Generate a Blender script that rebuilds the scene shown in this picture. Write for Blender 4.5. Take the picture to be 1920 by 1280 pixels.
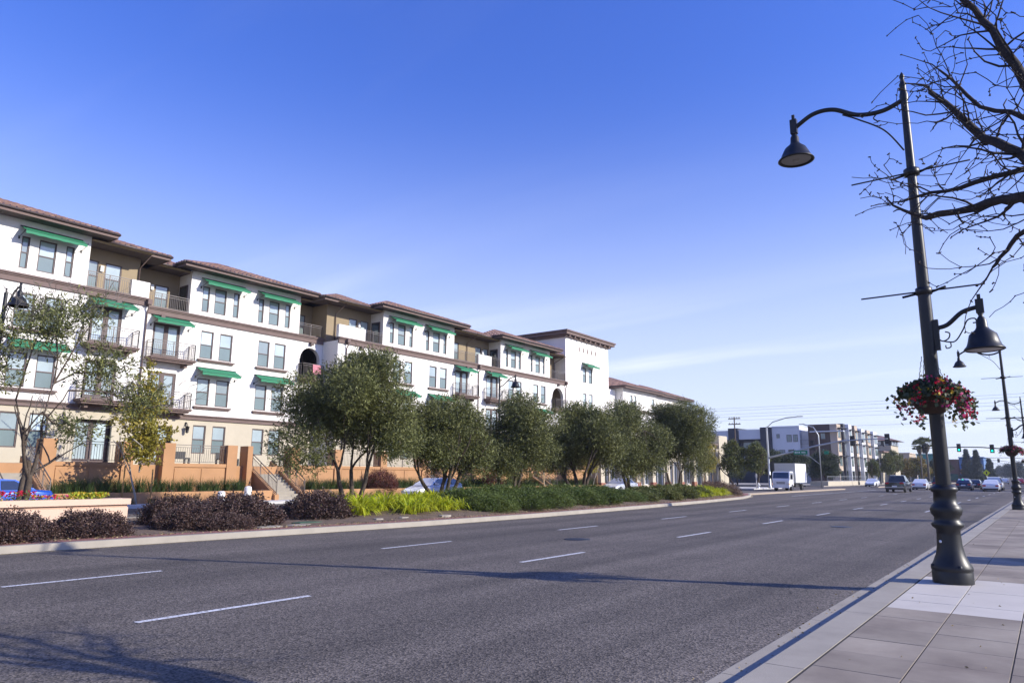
import bpy, bmesh, math, random
from mathutils import Vector, Matrix, noise
R = math.radians
for o in list(bpy.data.objects): bpy.data.objects.remove(o)
scene = bpy.context.scene
COL = scene.collection
random.seed(7)
# ------------------------------------------------------------------ camera
CAM_H = 1.75
cam_data = bpy.data.cameras.new('camera')
cam = bpy.data.objects.new('camera', cam_data); COL.objects.link(cam)
FPX = 1331.0
cam_data.sensor_width = 36.0; cam_data.lens = FPX / 1920.0 * 36.0
cam_data.clip_start = 0.05; cam_data.clip_end = 6000
def camera_basis():
    p = math.atan(248 / FPX); r = math.atan(51 / 7290.0)
    up = Matrix.Rotation(-r, 3, 'Z') @ Vector((0, math.cos(p), -math.sin(p)))
    dx = (1972 - 960) / FPX
    f = Vector((dx, -(dx * up.x - up.z) / up.y, -1)).normalized()
    rt = f.cross(up)
    return Matrix((rt, f, up))
CB = camera_basis()
m4 = CB.to_4x4(); m4.translation = (0, 0, CAM_H)
cam.matrix_world = m4
scene.camera = cam
# ------------------------------------------------------------------ light
SUN_AZ = Vector((0.927, 0.375, 0)).normalized(); SUN_EL = R(26)
sd = Vector((SUN_AZ.x * math.cos(SUN_EL), SUN_AZ.y * math.cos(SUN_EL), math.sin(SUN_EL)))
sl = bpy.data.lights.new('sun', 'SUN'); sl.energy = 5.0; sl.angle = R(0.53); sl.color = (1.0, 0.935, 0.82)
so = bpy.data.objects.new('sun', sl); COL.objects.link(so)
so.rotation_euler = (-sd).to_track_quat('-Z', 'Y').to_euler()
world = bpy.data.worlds.new('World'); scene.world = world; world.use_nodes = True
nt = world.node_tree; nt.nodes.clear()
def N(t, kind, **kw):
    n = t.nodes.new(kind)
    for k, v in kw.items():
        if k.startswith('i_'): n.inputs[k[2:].replace('_', ' ')].default_value = v
        else: setattr(n, k, v)
    return n
sky = N(nt, 'ShaderNodeTexSky'); sky.sky_type = 'NISHITA'; sky.sun_disc = False
sky.sun_elevation = SUN_EL; sky.sun_rotation = math.atan2(SUN_AZ.x, SUN_AZ.y)
sky.air_density = 1.0; sky.dust_density = 0.6; sky.ozone_density = 3.2; sky.altitude = 50
tint = N(nt, 'ShaderNodeMix', data_type='RGBA', blend_type='MULTIPLY'); tint.inputs['Factor'].default_value = 1.0
nt.links.new(sky.outputs[0], tint.inputs[6])
# thin cirrus, laid out on the sky directions
tc = N(nt, 'ShaderNodeTexCoord')
sep = N(nt, 'ShaderNodeSeparateXYZ'); nt.links.new(tc.outputs['Generated'], sep.inputs[0])
def mth(op, a, b=None, c=None):
    n = N(nt, 'ShaderNodeMath', operation=op)
    for i, v in enumerate((a, b, c)):
        if v is None: continue
        if isinstance(v, (int, float)): n.inputs[i].default_value = v
        else: nt.links.new(v, n.inputs[i])
    return n.outputs[0]
# the blue deepens with height, evenly all round
ramp = N(nt, 'ShaderNodeValToRGB'); nt.links.new(sep.outputs[2], ramp.inputs[0])
ramp.color_ramp.elements[0].position = 0.0; ramp.color_ramp.elements[0].color = (0.72, 0.86, 1.18, 1)
ramp.color_ramp.elements[1].position = 0.75; ramp.color_ramp.elements[1].color = (0.70, 1.0, 2.25, 1)
e_ = ramp.color_ramp.elements.new(0.2); e_.color = (0.84, 1.0, 1.75, 1)
nt.links.new(ramp.outputs[0], tint.inputs[7])
zc = mth('MAXIMUM', sep.outputs[2], 0.03)
px = mth('DIVIDE', sep.outputs[0], mth('ADD', zc, 0.12)); py = mth('DIVIDE', sep.outputs[1], mth('ADD', zc, 0.12))
cmb = N(nt, 'ShaderNodeCombineXYZ'); nt.links.new(px, cmb.inputs[0]); nt.links.new(py, cmb.inputs[1])
mp = N(nt, 'ShaderNodeMapping'); mp.inputs['Rotation'].default_value = (0, 0, R(-62)); mp.inputs['Scale'].default_value = (0.28, 1.5, 1)
nt.links.new(cmb.outputs[0], mp.inputs[0])
n1 = N(nt, 'ShaderNodeTexNoise'); n1.inputs['Scale'].default_value = 1.1; n1.inputs['Detail'].default_value = 8; n1.inputs['Roughness'].default_value = 0.55; n1.inputs['Distortion'].default_value = 0.5
nt.links.new(mp.outputs[0], n1.inputs['Vector'])
n2 = N(nt, 'ShaderNodeTexNoise'); n2.inputs['Scale'].default_value = 0.35; n2.inputs['Detail'].default_value = 3
nt.links.new(cmb.outputs[0], n2.inputs['Vector'])
mr = N(nt, 'ShaderNodeMapRange'); mr.inputs[1].default_value = 0.48; mr.inputs[2].default_value = 0.72
nt.links.new(n1.outputs[0], mr.inputs[0])
mr2 = N(nt, 'ShaderNodeMapRange'); mr2.inputs[1].default_value = 0.36; mr2.inputs[2].default_value = 0.62
nt.links.new(n2.outputs[0], mr2.inputs[0])
mr3 = N(nt, 'ShaderNodeMapRange'); mr3.inputs[1].default_value = 0.08; mr3.inputs[2].default_value = 0.30; mr3.inputs[3].default_value = 0.75; mr3.inputs[4].default_value = 0.06
nt.links.new(sep.outputs[2], mr3.inputs[0])
cl = mth('MULTIPLY', mth('MULTIPLY', mr.outputs[0], mr2.outputs[0]), mr3.outputs[0])
cmix = N(nt, 'ShaderNodeMix', data_type='RGBA'); nt.links.new(cl, cmix.inputs[0])
cmix.inputs[7].default_value = (9.2, 9.4, 9.9, 1)
hz = N(nt, 'ShaderNodeMapRange'); hz.interpolation_type = 'SMOOTHERSTEP'; hz.inputs[1].default_value = -0.12; hz.inputs[2].default_value = 0.56; hz.inputs[3].default_value = 0.92; hz.inputs[4].default_value = 0.0
nt.links.new(sep.outputs[2], hz.inputs[0])
hmix = N(nt, 'ShaderNodeMix', data_type='RGBA'); nt.links.new(hz.outputs[0], hmix.inputs[0]); nt.links.new(tint.outputs[2], hmix.inputs[6]); nt.links.new(hmix.outputs[2], cmix.inputs[6]); hmix.inputs[7].default_value = (6.6, 7.2, 8.9, 1)
bg = N(nt, 'ShaderNodeBackground'); bg.inputs['Strength'].default_value = 0.105
nt.links.new(cmix.outputs[2], bg.inputs[0])
wo = N(nt, 'ShaderNodeOutputWorld'); nt.links.new(bg.outputs[0], wo.inputs[0])
vs = scene.view_settings; vs.view_transform = 'Standard'; vs.look = 'None'; vs.gamma = 1; vs.use_curve_mapping = False
vs.exposure = 0.38
scene.render.engine = 'CYCLES'
# ------------------------------------------------------------------ materials
MATS = {}
def mat(name, col, rough=0.7, metal=0.0, spec=0.5, noise_amt=0.0, noise_scale=5.0, col2=None, bump=0.0, bump_scale=60.0, coat=0.0, coords='World', emit=None, estr=0.0, island=0.0, trans=0.0, detail=6, stretch=None, objr=0.0):
    m = bpy.data.materials.new(name); m.use_nodes = True; t = m.node_tree; b = t.nodes['Principled BSDF']
    b.inputs['Base Color'].default_value = (*col, 1); b.inputs['Roughness'].default_value = rough; b.inputs['Metallic'].default_value = metal
    b.inputs['Specular IOR Level'].default_value = spec; b.inputs['Coat Weight'].default_value = coat
    vec = N(t, 'ShaderNodeNewGeometry').outputs['Position'] if coords == 'World' else N(t, 'ShaderNodeTexCoord').outputs[coords]
    if stretch:
        mpn = N(t, 'ShaderNodeMapping'); mpn.inputs['Scale'].default_value = stretch; t.links.new(vec, mpn.inputs[0]); vec = mpn.outputs[0]
    last = None
    if noise_amt > 0 or col2:
        nn = N(t, 'ShaderNodeTexNoise'); nn.inputs['Scale'].default_value = noise_scale; nn.inputs['Detail'].default_value = detail; nn.inputs['Roughness'].default_value = 0.6
        t.links.new(vec, nn.inputs['Vector'])
        rr = N(t, 'ShaderNodeMapRange'); rr.inputs[1].default_value = 0.3; rr.inputs[2].default_value = 0.7; t.links.new(nn.outputs[0], rr.inputs[0])
        mx = N(t, 'ShaderNodeMix', data_type='RGBA'); t.links.new(rr.outputs[0], mx.inputs[0])
        c2 = col2 if col2 else tuple(max(0, c * (1 - noise_amt)) for c in col)
        mx.inputs[6].default_value = (*col, 1); mx.inputs[7].default_value = (*c2, 1); last = mx.outputs[2]
    if island > 0:
        ge = N(t, 'ShaderNodeNewGeometry'); ra = N(t, 'ShaderNodeMapRange'); ra.inputs[3].default_value = 1 - island; ra.inputs[4].default_value = 1 + island
        t.links.new(ge.outputs['Random Per Island'], ra.inputs[0])
        vm = N(t, 'ShaderNodeVectorMath', operation='SCALE')
        if last: t.links.new(last, vm.inputs[0])
        else: vm.inputs[0].default_value = col
        t.links.new(ra.outputs[0], vm.inputs['Scale']); last = vm.outputs[0]
    if objr > 0:
        oi = N(t, 'ShaderNodeObjectInfo'); ra = N(t, 'ShaderNodeMapRange'); ra.inputs[3].default_value = 1 - objr; ra.inputs[4].default_value = 1 + objr
        t.links.new(oi.outputs['Random'], ra.inputs[0]); vm = N(t, 'ShaderNodeVectorMath', operation='SCALE')
        if last: t.links.new(last, vm.inputs[0])
        else: vm.inputs[0].default_value = col
        t.links.new(ra.outputs[0], vm.inputs['Scale']); last = vm.outputs[0]
    if last: t.links.new(last, b.inputs['Base Color'])
    if bump > 0:
        bn = N(t, 'ShaderNodeTexNoise'); bn.inputs['Scale'].default_value = bump_scale; bn.inputs['Detail'].default_value = 4; t.links.new(vec, bn.inputs['Vector'])
        bp = N(t, 'ShaderNodeBump'); bp.inputs['Strength'].default_value = bump; bp.inputs['Distance'].default_value = 0.02
        t.links.new(bn.outputs[0], bp.inputs['Height']); t.links.new(bp.outputs[0], b.inputs['Normal'])
    if emit: b.inputs['Emission Color'].default_value = (*emit, 1); b.inputs['Emission Strength'].default_value = estr
    if trans > 0:
        tr = N(t, 'ShaderNodeBsdfTranslucent'); ms = N(t, 'ShaderNodeMixShader'); ms.inputs[0].default_value = trans
        if last: t.links.new(last, tr.inputs[0])
        else: tr.inputs[0].default_value = (*col, 1)
        t.links.new(b.outputs[0], ms.inputs[1]); t.links.new(tr.outputs[0], ms.inputs[2])
        t.links.new(ms.outputs[0], t.nodes['Material Output'].inputs[0])
    MATS[name] = m
    return m
mat('stucco_white', (0.80, 0.77, 0.72), 0.9, noise_amt=0.13, noise_scale=0.9, stretch=(1, 1, .3), bump=0.25, bump_scale=40)
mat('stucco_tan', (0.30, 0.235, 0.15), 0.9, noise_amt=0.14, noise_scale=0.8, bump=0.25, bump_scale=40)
mat('stucco_beige', (0.49, 0.435, 0.33), 0.9, noise_amt=0.12, noise_scale=0.8, bump=0.25, bump_scale=40)
mat('stucco_orange', (0.44, 0.24, 0.115), 0.9, noise_amt=0.16, noise_scale=0.9, bump=0.3, bump_scale=40)
mat('planter_cream', (0.66, 0.47, 0.35), 0.9, noise_amt=0.14, noise_scale=1.5, bump=0.3, bump_scale=50)
mat('planter_band', (0.46, 0.30, 0.22), 0.9, noise_amt=0.1, noise_scale=2)
mat('trim_brown', (0.165, 0.115, 0.10), 0.8, noise_amt=0.15, noise_scale=2)
mat('soffit_brown', (0.10, 0.075, 0.07), 0.85)
mat('gutter_dark', (0.05, 0.036, 0.034), 0.5)
mat('frame_brown', (0.085, 0.055, 0.05), 0.6)
mat('tile_clay', (0.34, 0.20, 0.15), 0.85, col2=(0.17, 0.11, 0.095), noise_scale=1.7, island=0.28)
mat('awning_green', (0.02, 0.20, 0.095), 0.75, noise_amt=0.15, noise_scale=3)
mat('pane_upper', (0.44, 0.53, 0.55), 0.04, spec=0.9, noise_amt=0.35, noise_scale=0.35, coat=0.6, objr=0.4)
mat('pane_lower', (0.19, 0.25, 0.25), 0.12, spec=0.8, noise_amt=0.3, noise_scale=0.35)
mat('pane_dark', (0.02, 0.03, 0.04), 0.04, spec=0.9, coat=0.5)
mat('metal_black', (0.018, 0.017, 0.018), 0.45, metal=0.3)
mat('rail_grey', (0.12, 0.105, 0.10), 0.5, metal=0.3)
mat('lamp_green_black', (0.016, 0.016, 0.016), 0.42, metal=0.0, spec=0.4, noise_amt=0.3, noise_scale=6)
mat('lens_grey', (0.30, 0.29, 0.27), 0.3)
mat('white_paint', (0.74, 0.74, 0.74), 0.5)
mat('concrete', (0.34, 0.305, 0.25), 0.92, noise_amt=0.22, noise_scale=1.6, bump=0.2, bump_scale=90)
mat('concrete_pale', (0.56, 0.55, 0.54), 0.92, noise_amt=0.14, noise_scale=1.5, bump=0.2, bump_scale=90)
mat('steel', (0.42, 0.44, 0.45), 0.4, metal=0.6)
mat('bark', (0.10, 0.075, 0.055), 0.95, noise_amt=0.5, noise_scale=9, bump=0.6, bump_scale=25)
mat('bark_grey', (0.17, 0.15, 0.13), 0.95, noise_amt=0.5, noise_scale=9, bump=0.6, bump_scale=25)
mat('bark_dark', (0.045, 0.036, 0.032), 0.95, noise_amt=0.4, noise_scale=20, bump=0.5, bump_scale=40)
mat('bark_pale', (0.40, 0.37, 0.32), 0.9, noise_amt=0.4, noise_scale=9)
mat('stake', (0.36, 0.22, 0.08), 0.9)
mat('leaf_olive', (0.10, 0.115, 0.04), 0.6, spec=0.4, island=0.6, trans=0.25, col2=(0.17, 0.175, 0.05), noise_scale=0.9)
mat('leaf_sycamore', (0.24, 0.24, 0.03), 0.6, island=0.5, trans=0.4, col2=(0.36, 0.27, 0.04), noise_scale=1.5)
mat('leaf_dark', (0.035, 0.055, 0.024), 0.6, island=0.5, trans=0.2, col2=(0.06, 0.075, 0.03), noise_scale=0.6)
mat('leaf_mid', (0.075, 0.105, 0.028), 0.6, island=0.5, trans=0.25, col2=(0.15, 0.15, 0.03), noise_scale=0.6)
mat('leaf_autumn', (0.25, 0.14, 0.03), 0.6, island=0.5, trans=0.25, col2=(0.17, 0.18, 0.03), noise_scale=0.35)
mat('leaf_far', (0.055, 0.075, 0.06), 0.7, island=0.4)
mat('leaf_purple', (0.055, 0.034, 0.030), 0.55, spec=0.4, island=0.7, trans=0.12, col2=(0.095, 0.055, 0.042), noise_scale=2.5)
mat('leaf_red', (0.11, 0.03, 0.02), 0.6, island=0.5, trans=0.15)
mat('leaf_strap', (0.36, 0.46, 0.02), 0.5, island=0.45, trans=0.4, col2=(0.52, 0.50, 0.03), noise_scale=1.2)
mat('leaf_juniper', (0.055, 0.095, 0.012), 0.65, island=0.5, trans=0.15, col2=(0.10, 0.13, 0.016), noise_scale=1.5)
mat('twig_brown', (0.13, 0.085, 0.06), 0.9, island=0.4)
mat('leaf_grass', (0.05, 0.085, 0.022), 0.6, island=0.5, trans=0.2)
mat('leaf_dry', (0.26, 0.20, 0.10), 0.8, island=0.4, trans=0.2)
mat('leaf_yellowgreen', (0.34, 0.40, 0.03), 0.5, island=0.35, trans=0.3)
mat('petal_red', (0.55, 0.015, 0.05), 0.6, island=0.3, trans=0.3)
mat('petal_pink', (0.62, 0.06, 0.22), 0.6, island=0.3, trans=0.3)
mat('petal_yellow', (0.62, 0.42, 0.04), 0.6, island=0.3, trans=0.3)
mat('petal_purple', (0.28, 0.06, 0.26), 0.6, island=0.3, trans=0.3)
mat('coir', (0.055, 0.03, 0.018), 0.95, noise_amt=0.5, noise_scale=14, bump=0.8, bump_scale=60, stretch=(1, 1, .3))
mat('rubber', (0.018, 0.018, 0.018), 0.8)
mat('rim', (0.38, 0.38, 0.39), 0.3, metal=0.7)
mat('car_white', (0.72, 0.73, 0.75), 0.25, coat=0.7)
mat('car_silver', (0.48, 0.50, 0.54), 0.28, metal=0.25, coat=0.6)
mat('car_blue', (0.02, 0.085, 0.42), 0.22, metal=0.25, coat=0.9)
mat('car_black', (0.012, 0.012, 0.014), 0.22, coat=0.8)
mat('car_navy', (0.012, 0.018, 0.05), 0.22, coat=0.8)
mat('car_red', (0.3, 0.02, 0.02), 0.25, coat=0.8)
mat('car_glass', (0.012, 0.016, 0.02), 0.03, spec=1.0, coat=0.8)
mat('tail_red', (0.45, 0.01, 0.015), 0.25, coat=0.6)
mat('head_clear', (0.62, 0.62, 0.60), 0.15, coat=0.8)
mat('amber', (0.75, 0.26, 0.03), 0.3, emit=(1, 0.4, 0.05), estr=1.2)
mat('plastic_black', (0.02, 0.02, 0.022), 0.55)
mat('truck_box', (0.76, 0.76, 0.77), 0.4, noise_amt=0.06, noise_scale=1.5)
mat('sign_green', (0.0, 0.20, 0.11), 0.5)
mat('sign_white', (0.8, 0.8, 0.8), 0.5)
mat('sign_yellow', (0.7, 0.72, 0.02), 0.5)
mat('signal_green', (0.0, 0.6, 0.35), 0.3, emit=(0.0, 1.0, 0.55), estr=2.5)
mat('signal_off', (0.03, 0.02, 0.02), 0.3)
mat('wood_pole', (0.12, 0.085, 0.06), 0.9, noise_amt=0.3, noise_scale=5)
mat('brick_red', (0.30, 0.125, 0.085), 0.9, noise_amt=0.3, noise_scale=6)
mat('modern_white', (0.62, 0.63, 0.65), 0.8, noise_amt=0.06, noise_scale=0.5)
mat('modern_dark', (0.045, 0.05, 0.065), 0.8, noise_amt=0.1, noise_scale=0.5)
mat('modern_brown', (0.085, 0.055, 0.045), 0.8, noise_amt=0.1, noise_scale=0.5)
mat('modern_beige', (0.50, 0.40, 0.30), 0.8, noise_amt=0.08, noise_scale=0.5)
mat('cloth_pink', (0.62, 0.25, 0.30), 0.9, noise_amt=0.5, noise_scale=8, stretch=(1, 6, 1))
mat('box_green', (0.05, 0.10, 0.06), 0.6)
mat('teal_metal', (0.03, 0.22, 0.21), 0.6)
mat('far_blue', (0.07, 0.16, 0.34), 0.7)
mat('far_brown', (0.12, 0.06, 0.05), 0.8)
mat('orange_ball', (0.62, 0.27, 0.05), 0.6)
# asphalt: aggregate speckle, wheel-path wear, hairline cracks
def asphalt():
    m = bpy.data.materials.new('asphalt'); m.use_nodes = True; t = m.node_tree; b = t.nodes['Principled BSDF']
    tcn = N(t, 'ShaderNodeTexCoord')
    v = N(t, 'ShaderNodeTexVoronoi'); v.inputs['Scale'].default_value = 48; t.links.new(tcn.outputs['Object'], v.inputs['Vector'])
    sp = N(t, 'ShaderNodeSeparateColor'); t.links.new(v.outputs['Color'], sp.inputs[0])
    r1 = N(t, 'ShaderNodeMapRange'); r1.inputs[3].default_value = 0.03; r1.inputs[4].default_value = 0.165; t.links.new(sp.outputs[0], r1.inputs[0])
    mpn = N(t, 'ShaderNodeMapping'); mpn.inputs['Scale'].default_value = (0.9, 0.03, 1); t.links.new(tcn.outputs['Object'], mpn.inputs[0])
    nw = N(t, 'ShaderNodeTexNoise'); nw.inputs['Scale'].default_value = 1.0; nw.inputs['Detail'].default_value = 5; t.links.new(mpn.outputs[0], nw.inputs['Vector'])
    nb = N(t, 'ShaderNodeTexNoise'); nb.inputs['Scale'].default_value = 0.45; nb.inputs['Detail'].default_value = 6; t.links.new(tcn.outputs['Object'], nb.inputs['Vector'])
    r2 = N(t, 'ShaderNodeMapRange'); r2.inputs[1].default_value = 0.3; r2.inputs[2].default_value = 0.7; r2.inputs[3].default_value = 0.62; r2.inputs[4].default_value = 1.28; t.links.new(nw.outputs[0], r2.inputs[0])
    r3 = N(t, 'ShaderNodeMapRange'); r3.inputs[1].default_value = 0.3; r3.inputs[2].default_value = 0.7; r3.inputs[3].default_value = 0.85; r3.inputs[4].default_value = 1.12; t.links.new(nb.outputs[0], r3.inputs[0])
    # cracks
    nd = N(t, 'ShaderNodeTexNoise'); nd.inputs['Scale'].default_value = 1.3; nd.inputs['Detail'].default_value = 4; t.links.new(tcn.outputs['Object'], nd.inputs['Vector'])
    mxv = N(t, 'ShaderNodeMix', data_type='RGBA', blend_type='LINEAR_LIGHT'); mxv.inputs[0].default_value = 0.35
    t.links.new(tcn.outputs['Object'], mxv.inputs[6]); t.links.new(nd.outputs['Color'], mxv.inputs[7])
    cv = N(t, 'ShaderNodeTexVoronoi'); cv.feature = 'DISTANCE_TO_EDGE'; cv.inputs['Scale'].default_value = 0.17; t.links.new(mxv.outputs[2], cv.inputs['Vector'])
    rc = N(t, 'ShaderNodeMapRange'); rc.inputs[1].default_value = 0.0006; rc.inputs[2].default_value = 0.0022; rc.inputs[3].default_value = 0.35; rc.inputs[4].default_value = 1; t.links.new(cv.outputs['Distance'], rc.inputs[0])
    nk = N(t, 'ShaderNodeTexNoise'); nk.inputs['Scale'].default_value = 0.22; t.links.new(tcn.outputs['Object'], nk.inputs['Vector'])
    rk = N(t, 'ShaderNodeMapRange'); rk.inputs[1].default_value = 0.52; rk.inputs[2].default_value = 0.56; t.links.new(nk.outputs[0], rk.inputs[0])
    ck = N(t, 'ShaderNodeMix', data_type='FLOAT'); t.links.new(rk.outputs[0], ck.inputs[0]); ck.inputs[2].default_value = 1.0; t.links.new(rc.outputs[0], ck.inputs[3])
    def mul(a, c):
        n = N(t, 'ShaderNodeMath', operation='MULTIPLY'); t.links.new(a, n.inputs[0]); t.links.new(c, n.inputs[1]); return n.outputs[0]
    val = mul(mul(mul(r1.outputs[0], r2.outputs[0]), r3.outputs[0]), ck.outputs[0])
    cc = N(t, 'ShaderNodeVectorMath', operation='SCALE'); cc.inputs[0].default_value = (1.16, 0.985, 0.82); t.links.new(val, cc.inputs['Scale'])
    t.links.new(cc.outputs[0], b.inputs['Base Color']); b.inputs['Roughness'].default_value = 0.85; b.inputs['Specular IOR Level'].default_value = 0.35
    bp = N(t, 'ShaderNodeBump'); bp.inputs['Strength'].default_value = 0.7; bp.inputs['Distance'].default_value = 0.01
    t.links.new(v.outputs['Distance'], bp.inputs['Height']); t.links.new(bp.outputs[0], b.inputs['Normal'])
    MATS['asphalt'] = m
asphalt()
mat('soil', (0.17, 0.115, 0.075), 0.95, col2=(0.09, 0.062, 0.042), noise_scale=3.5, bump=1.0, bump_scale=22)
mat('ground_earth', (0.16, 0.14, 0.10), 0.95, noise_amt=0.4, noise_scale=0.05)
mat('brick_strip', (0.28, 0.12, 0.095), 0.9, noise_amt=0.35, noise_scale=7)
mat('sand_stone', (0.45, 0.37, 0.27), 0.95, col2=(0.28, 0.22, 0.16), noise_scale=9, bump=0.8, bump_scale=12)
def worn_paint():
    m = mat('road_paint', (0.62, 0.62, 0.62), 0.7)
    t = m.node_tree; b = t.nodes['Principled BSDF']
    tcn = N(t, 'ShaderNodeTexCoord'); nn = N(t, 'ShaderNodeTexNoise'); nn.inputs['Scale'].default_value = 22; nn.inputs['Detail'].default_value = 6; t.links.new(tcn.outputs['Object'], nn.inputs['Vector'])
    rr = N(t, 'ShaderNodeMapRange'); rr.inputs[1].default_value = 0.36; rr.inputs[2].default_value = 0.5; t.links.new(nn.outputs[0], rr.inputs[0])
    mx = N(t, 'ShaderNodeMix', data_type='RGBA'); t.links.new(rr.outputs[0], mx.inputs[0]); mx.inputs[6].default_value = (0.2, 0.195, 0.2, 1); mx.inputs[7].default_value = (0.62, 0.62, 0.62, 1)
    t.links.new(mx.outputs[2], b.inputs['Base Color'])
worn_paint()
mat('yellow_line', (0.42, 0.33, 0.16), 0.8, noise_amt=0.5, noise_scale=8)
# sidewalk concrete with stains
mat('slab', (0.32, 0.275, 0.215), 0.93, col2=(0.165, 0.132, 0.105), noise_scale=0.9, objr=0.12, bump=0.25, bump_scale=120)
mat('slab_pale', (0.52, 0.48, 0.42), 0.93, noise_amt=0.12, noise_scale=1.6, bump=0.2, bump_scale=120)
mat('joint_dark', (0.04, 0.035, 0.03), 0.95)
# ------------------------------------------------------------------ mesh helpers
class MB:
    def __init__(s): s.v = []; s.f = []; s.m = []; s.sm = []
    def add(s, verts, faces, mi=0, smooth=False):
        o = len(s.v); s.v += [tuple(p) for p in verts]
        for f in faces: s.f.append(tuple(i + o for i in f)); s.m.append(mi); s.sm.append(smooth)
    def quad(s, a, b, c, d, mi=0): s.add([a, b, c, d], [(0, 1, 2, 3)], mi)
    def box(s, x0, x1, y0, y1, z0, z1, mi=0):
        if x0 > x1: x0, x1 = x1, x0
        if y0 > y1: y0, y1 = y1, y0
        if z0 > z1: z0, z1 = z1, z0
        v = [(x0,y0,z0),(x1,y0,z0),(x1,y1,z0),(x0,y1,z0),(x0,y0,z1),(x1,y0,z1),(x1,y1,z1),(x0,y1,z1)]
        s.add(v, [(3,2,1,0),(4,5,6,7),(0,1,5,4),(1,2,6,5),(2,3,7,6),(3,0,4,7)], mi)
    def bar(s, a, b, w, h=None, mi=0):
        # box-section bar between two points
        a = Vector(a); b = Vector(b); h = h or w; d = (b - a).normalized()
        u = d.cross(Vector((0,0,1)));
        if u.length < 1e-3: u = Vector((1,0,0))
        u.normalize(); n = u.cross(d)
        vs = []
        for p in (a, b):
            for su, sn in ((-1,-1),(1,-1),(1,1),(-1,1)): vs.append(p + u*su*w/2 + n*sn*h/2)
        s.add(vs, [(3,2,1,0),(4,5,6,7),(0,1,5,4),(1,2,6,5),(2,3,7,6),(3,0,4,7)], mi)
    def tube(s, pts, rad, n=8, mi=0, caps=True, smooth=True):
        pts = [Vector(p) for p in pts]; k = len(pts)
        if isinstance(rad, (int, float)): rad = [rad] * k
        vs = []; ref = None
        for i, p in enumerate(pts):
            d = (pts[min(i+1, k-1)] - pts[max(i-1, 0)])
            if d.length < 1e-9: d = Vector((0,0,1))
            d.normalize()
            if ref is None:
                ref = d.orthogonal().normalized()
            ref = (ref - d * ref.dot(d))
            if ref.length < 1e-6: ref = d.orthogonal()
            ref.normalize(); w = d.cross(ref)
            for j in range(n):
                a = 2*math.pi*j/n; vs.append(p + (ref*math.cos(a) + w*math.sin(a)) * rad[i])
        fs = [(i*n+j, i*n+(j+1) % n, (i+1)*n+(j+1) % n, (i+1)*n+j) for i in range(k-1) for j in range(n)]
        s.add(vs, fs, mi, smooth)
        if caps and n > 3:
            o = len(s.v) - k*n
            s.f.append(tuple(o+j for j in reversed(range(n)))); s.m.append(mi); s.sm.append(False)
            s.f.append(tuple(o+(k-1)*n+j for j in range(n))); s.m.append(mi); s.sm.append(False)
    def lathe(s, prof, c=(0,0,0), n=20, mi=0, smooth=True, flute=0):
        # prof: (r, z) pairs bottom to top
        vs = []
        for r, z in prof:
            for j in range(n):
                a = 2*math.pi*j/n; rr = r * (1 - flute*(j % 2)); vs.append((c[0]+rr*math.cos(a), c[1]+rr*math.sin(a), c[2]+z))
        k = len(prof)
        fs = [(i*n+j, i*n+(j+1) % n, (i+1)*n+(j+1) % n, (i+1)*n+j) for i in range(k-1) for j in range(n)]
        s.add(vs, fs, mi, smooth)
    def prism(s, poly, z0, z1, mi=0, mtop=None):
        n = len(poly)
        s.add([(x,y,z0) for x,y in poly] + [(x,y,z1) for x,y in poly], [(i,(i+1) % n,n+(i+1) % n,n+i) for i in range(n)], mi)
        s.add([(x,y,z1) for x,y in poly], [tuple(range(n))], mi if mtop is None else mtop)
    def mesh(s, name, mats):
        me = bpy.data.meshes.new(name); me.from_pydata(s.v, [], s.f)
        for m in (mats if isinstance(mats, (list, tuple)) else [mats]): me.materials.append(MATS[m])
        me.polygons.foreach_set('material_index', s.m); me.polygons.foreach_set('use_smooth', s.sm); me.update()
        return me
    def build(s, name, mats, parent=None, **tags):
        return link(name, s.mesh(name, mats), parent, **tags)
def link(name, me, parent=None, loc=None, rot=None, scale=None, label=None, cat=None, group=None, kind=None):
    o = bpy.data.objects.new(name, me); COL.objects.link(o)
    if parent: o.parent = parent
    if loc is not None: o.location = loc
    if rot is not None: o.rotation_euler = rot
    if scale is not None: o.scale = scale
    tag(o, label, cat, group, kind)
    return o
def tag(o, label=None, cat=None, group=None, kind=None):
    if label: o['label'] = label
    if cat: o['category'] = cat
    if group: o['group'] = group
    if kind: o['kind'] = kind
    return o
def thing(name, label, cat, loc=(0,0,0), rz=0, group=None):
    return link(name, None, None, loc, (0,0,rz), None, label, cat, group)
def copy_tree(o, parent=None):
    c = o.copy(); COL.objects.link(c); c.parent = parent
    for ch in [x for x in bpy.data.objects if x.parent == o]: copy_tree(ch, c)
    return c
rnd = random.random
def uni(a, b): return a + (b - a) * random.random()

# ------------------------------------------------------------------ ground, roads
def sheet(name, x0, x1, y0, y1, z, m, **t):
    b = MB(); b.quad((x0,y0,z),(x1,y0,z),(x1,y1,z),(x0,y1,z)); return b.build(name, m, **t)
sheet('ground', -2500, 2500, -1500, 4500, -0.03, 'ground_earth', kind='structure')
road = sheet('road', -36.2, -2.5, -60, 1500, 0.0, 'asphalt', kind='structure')
sheet('cross_street', -400, 300, 106, 126, 0.004, 'asphalt', kind='structure')
sheet('road_right_far', -2.5, 60, 130, 1500, -0.01, 'asphalt', kind='structure')
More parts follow.
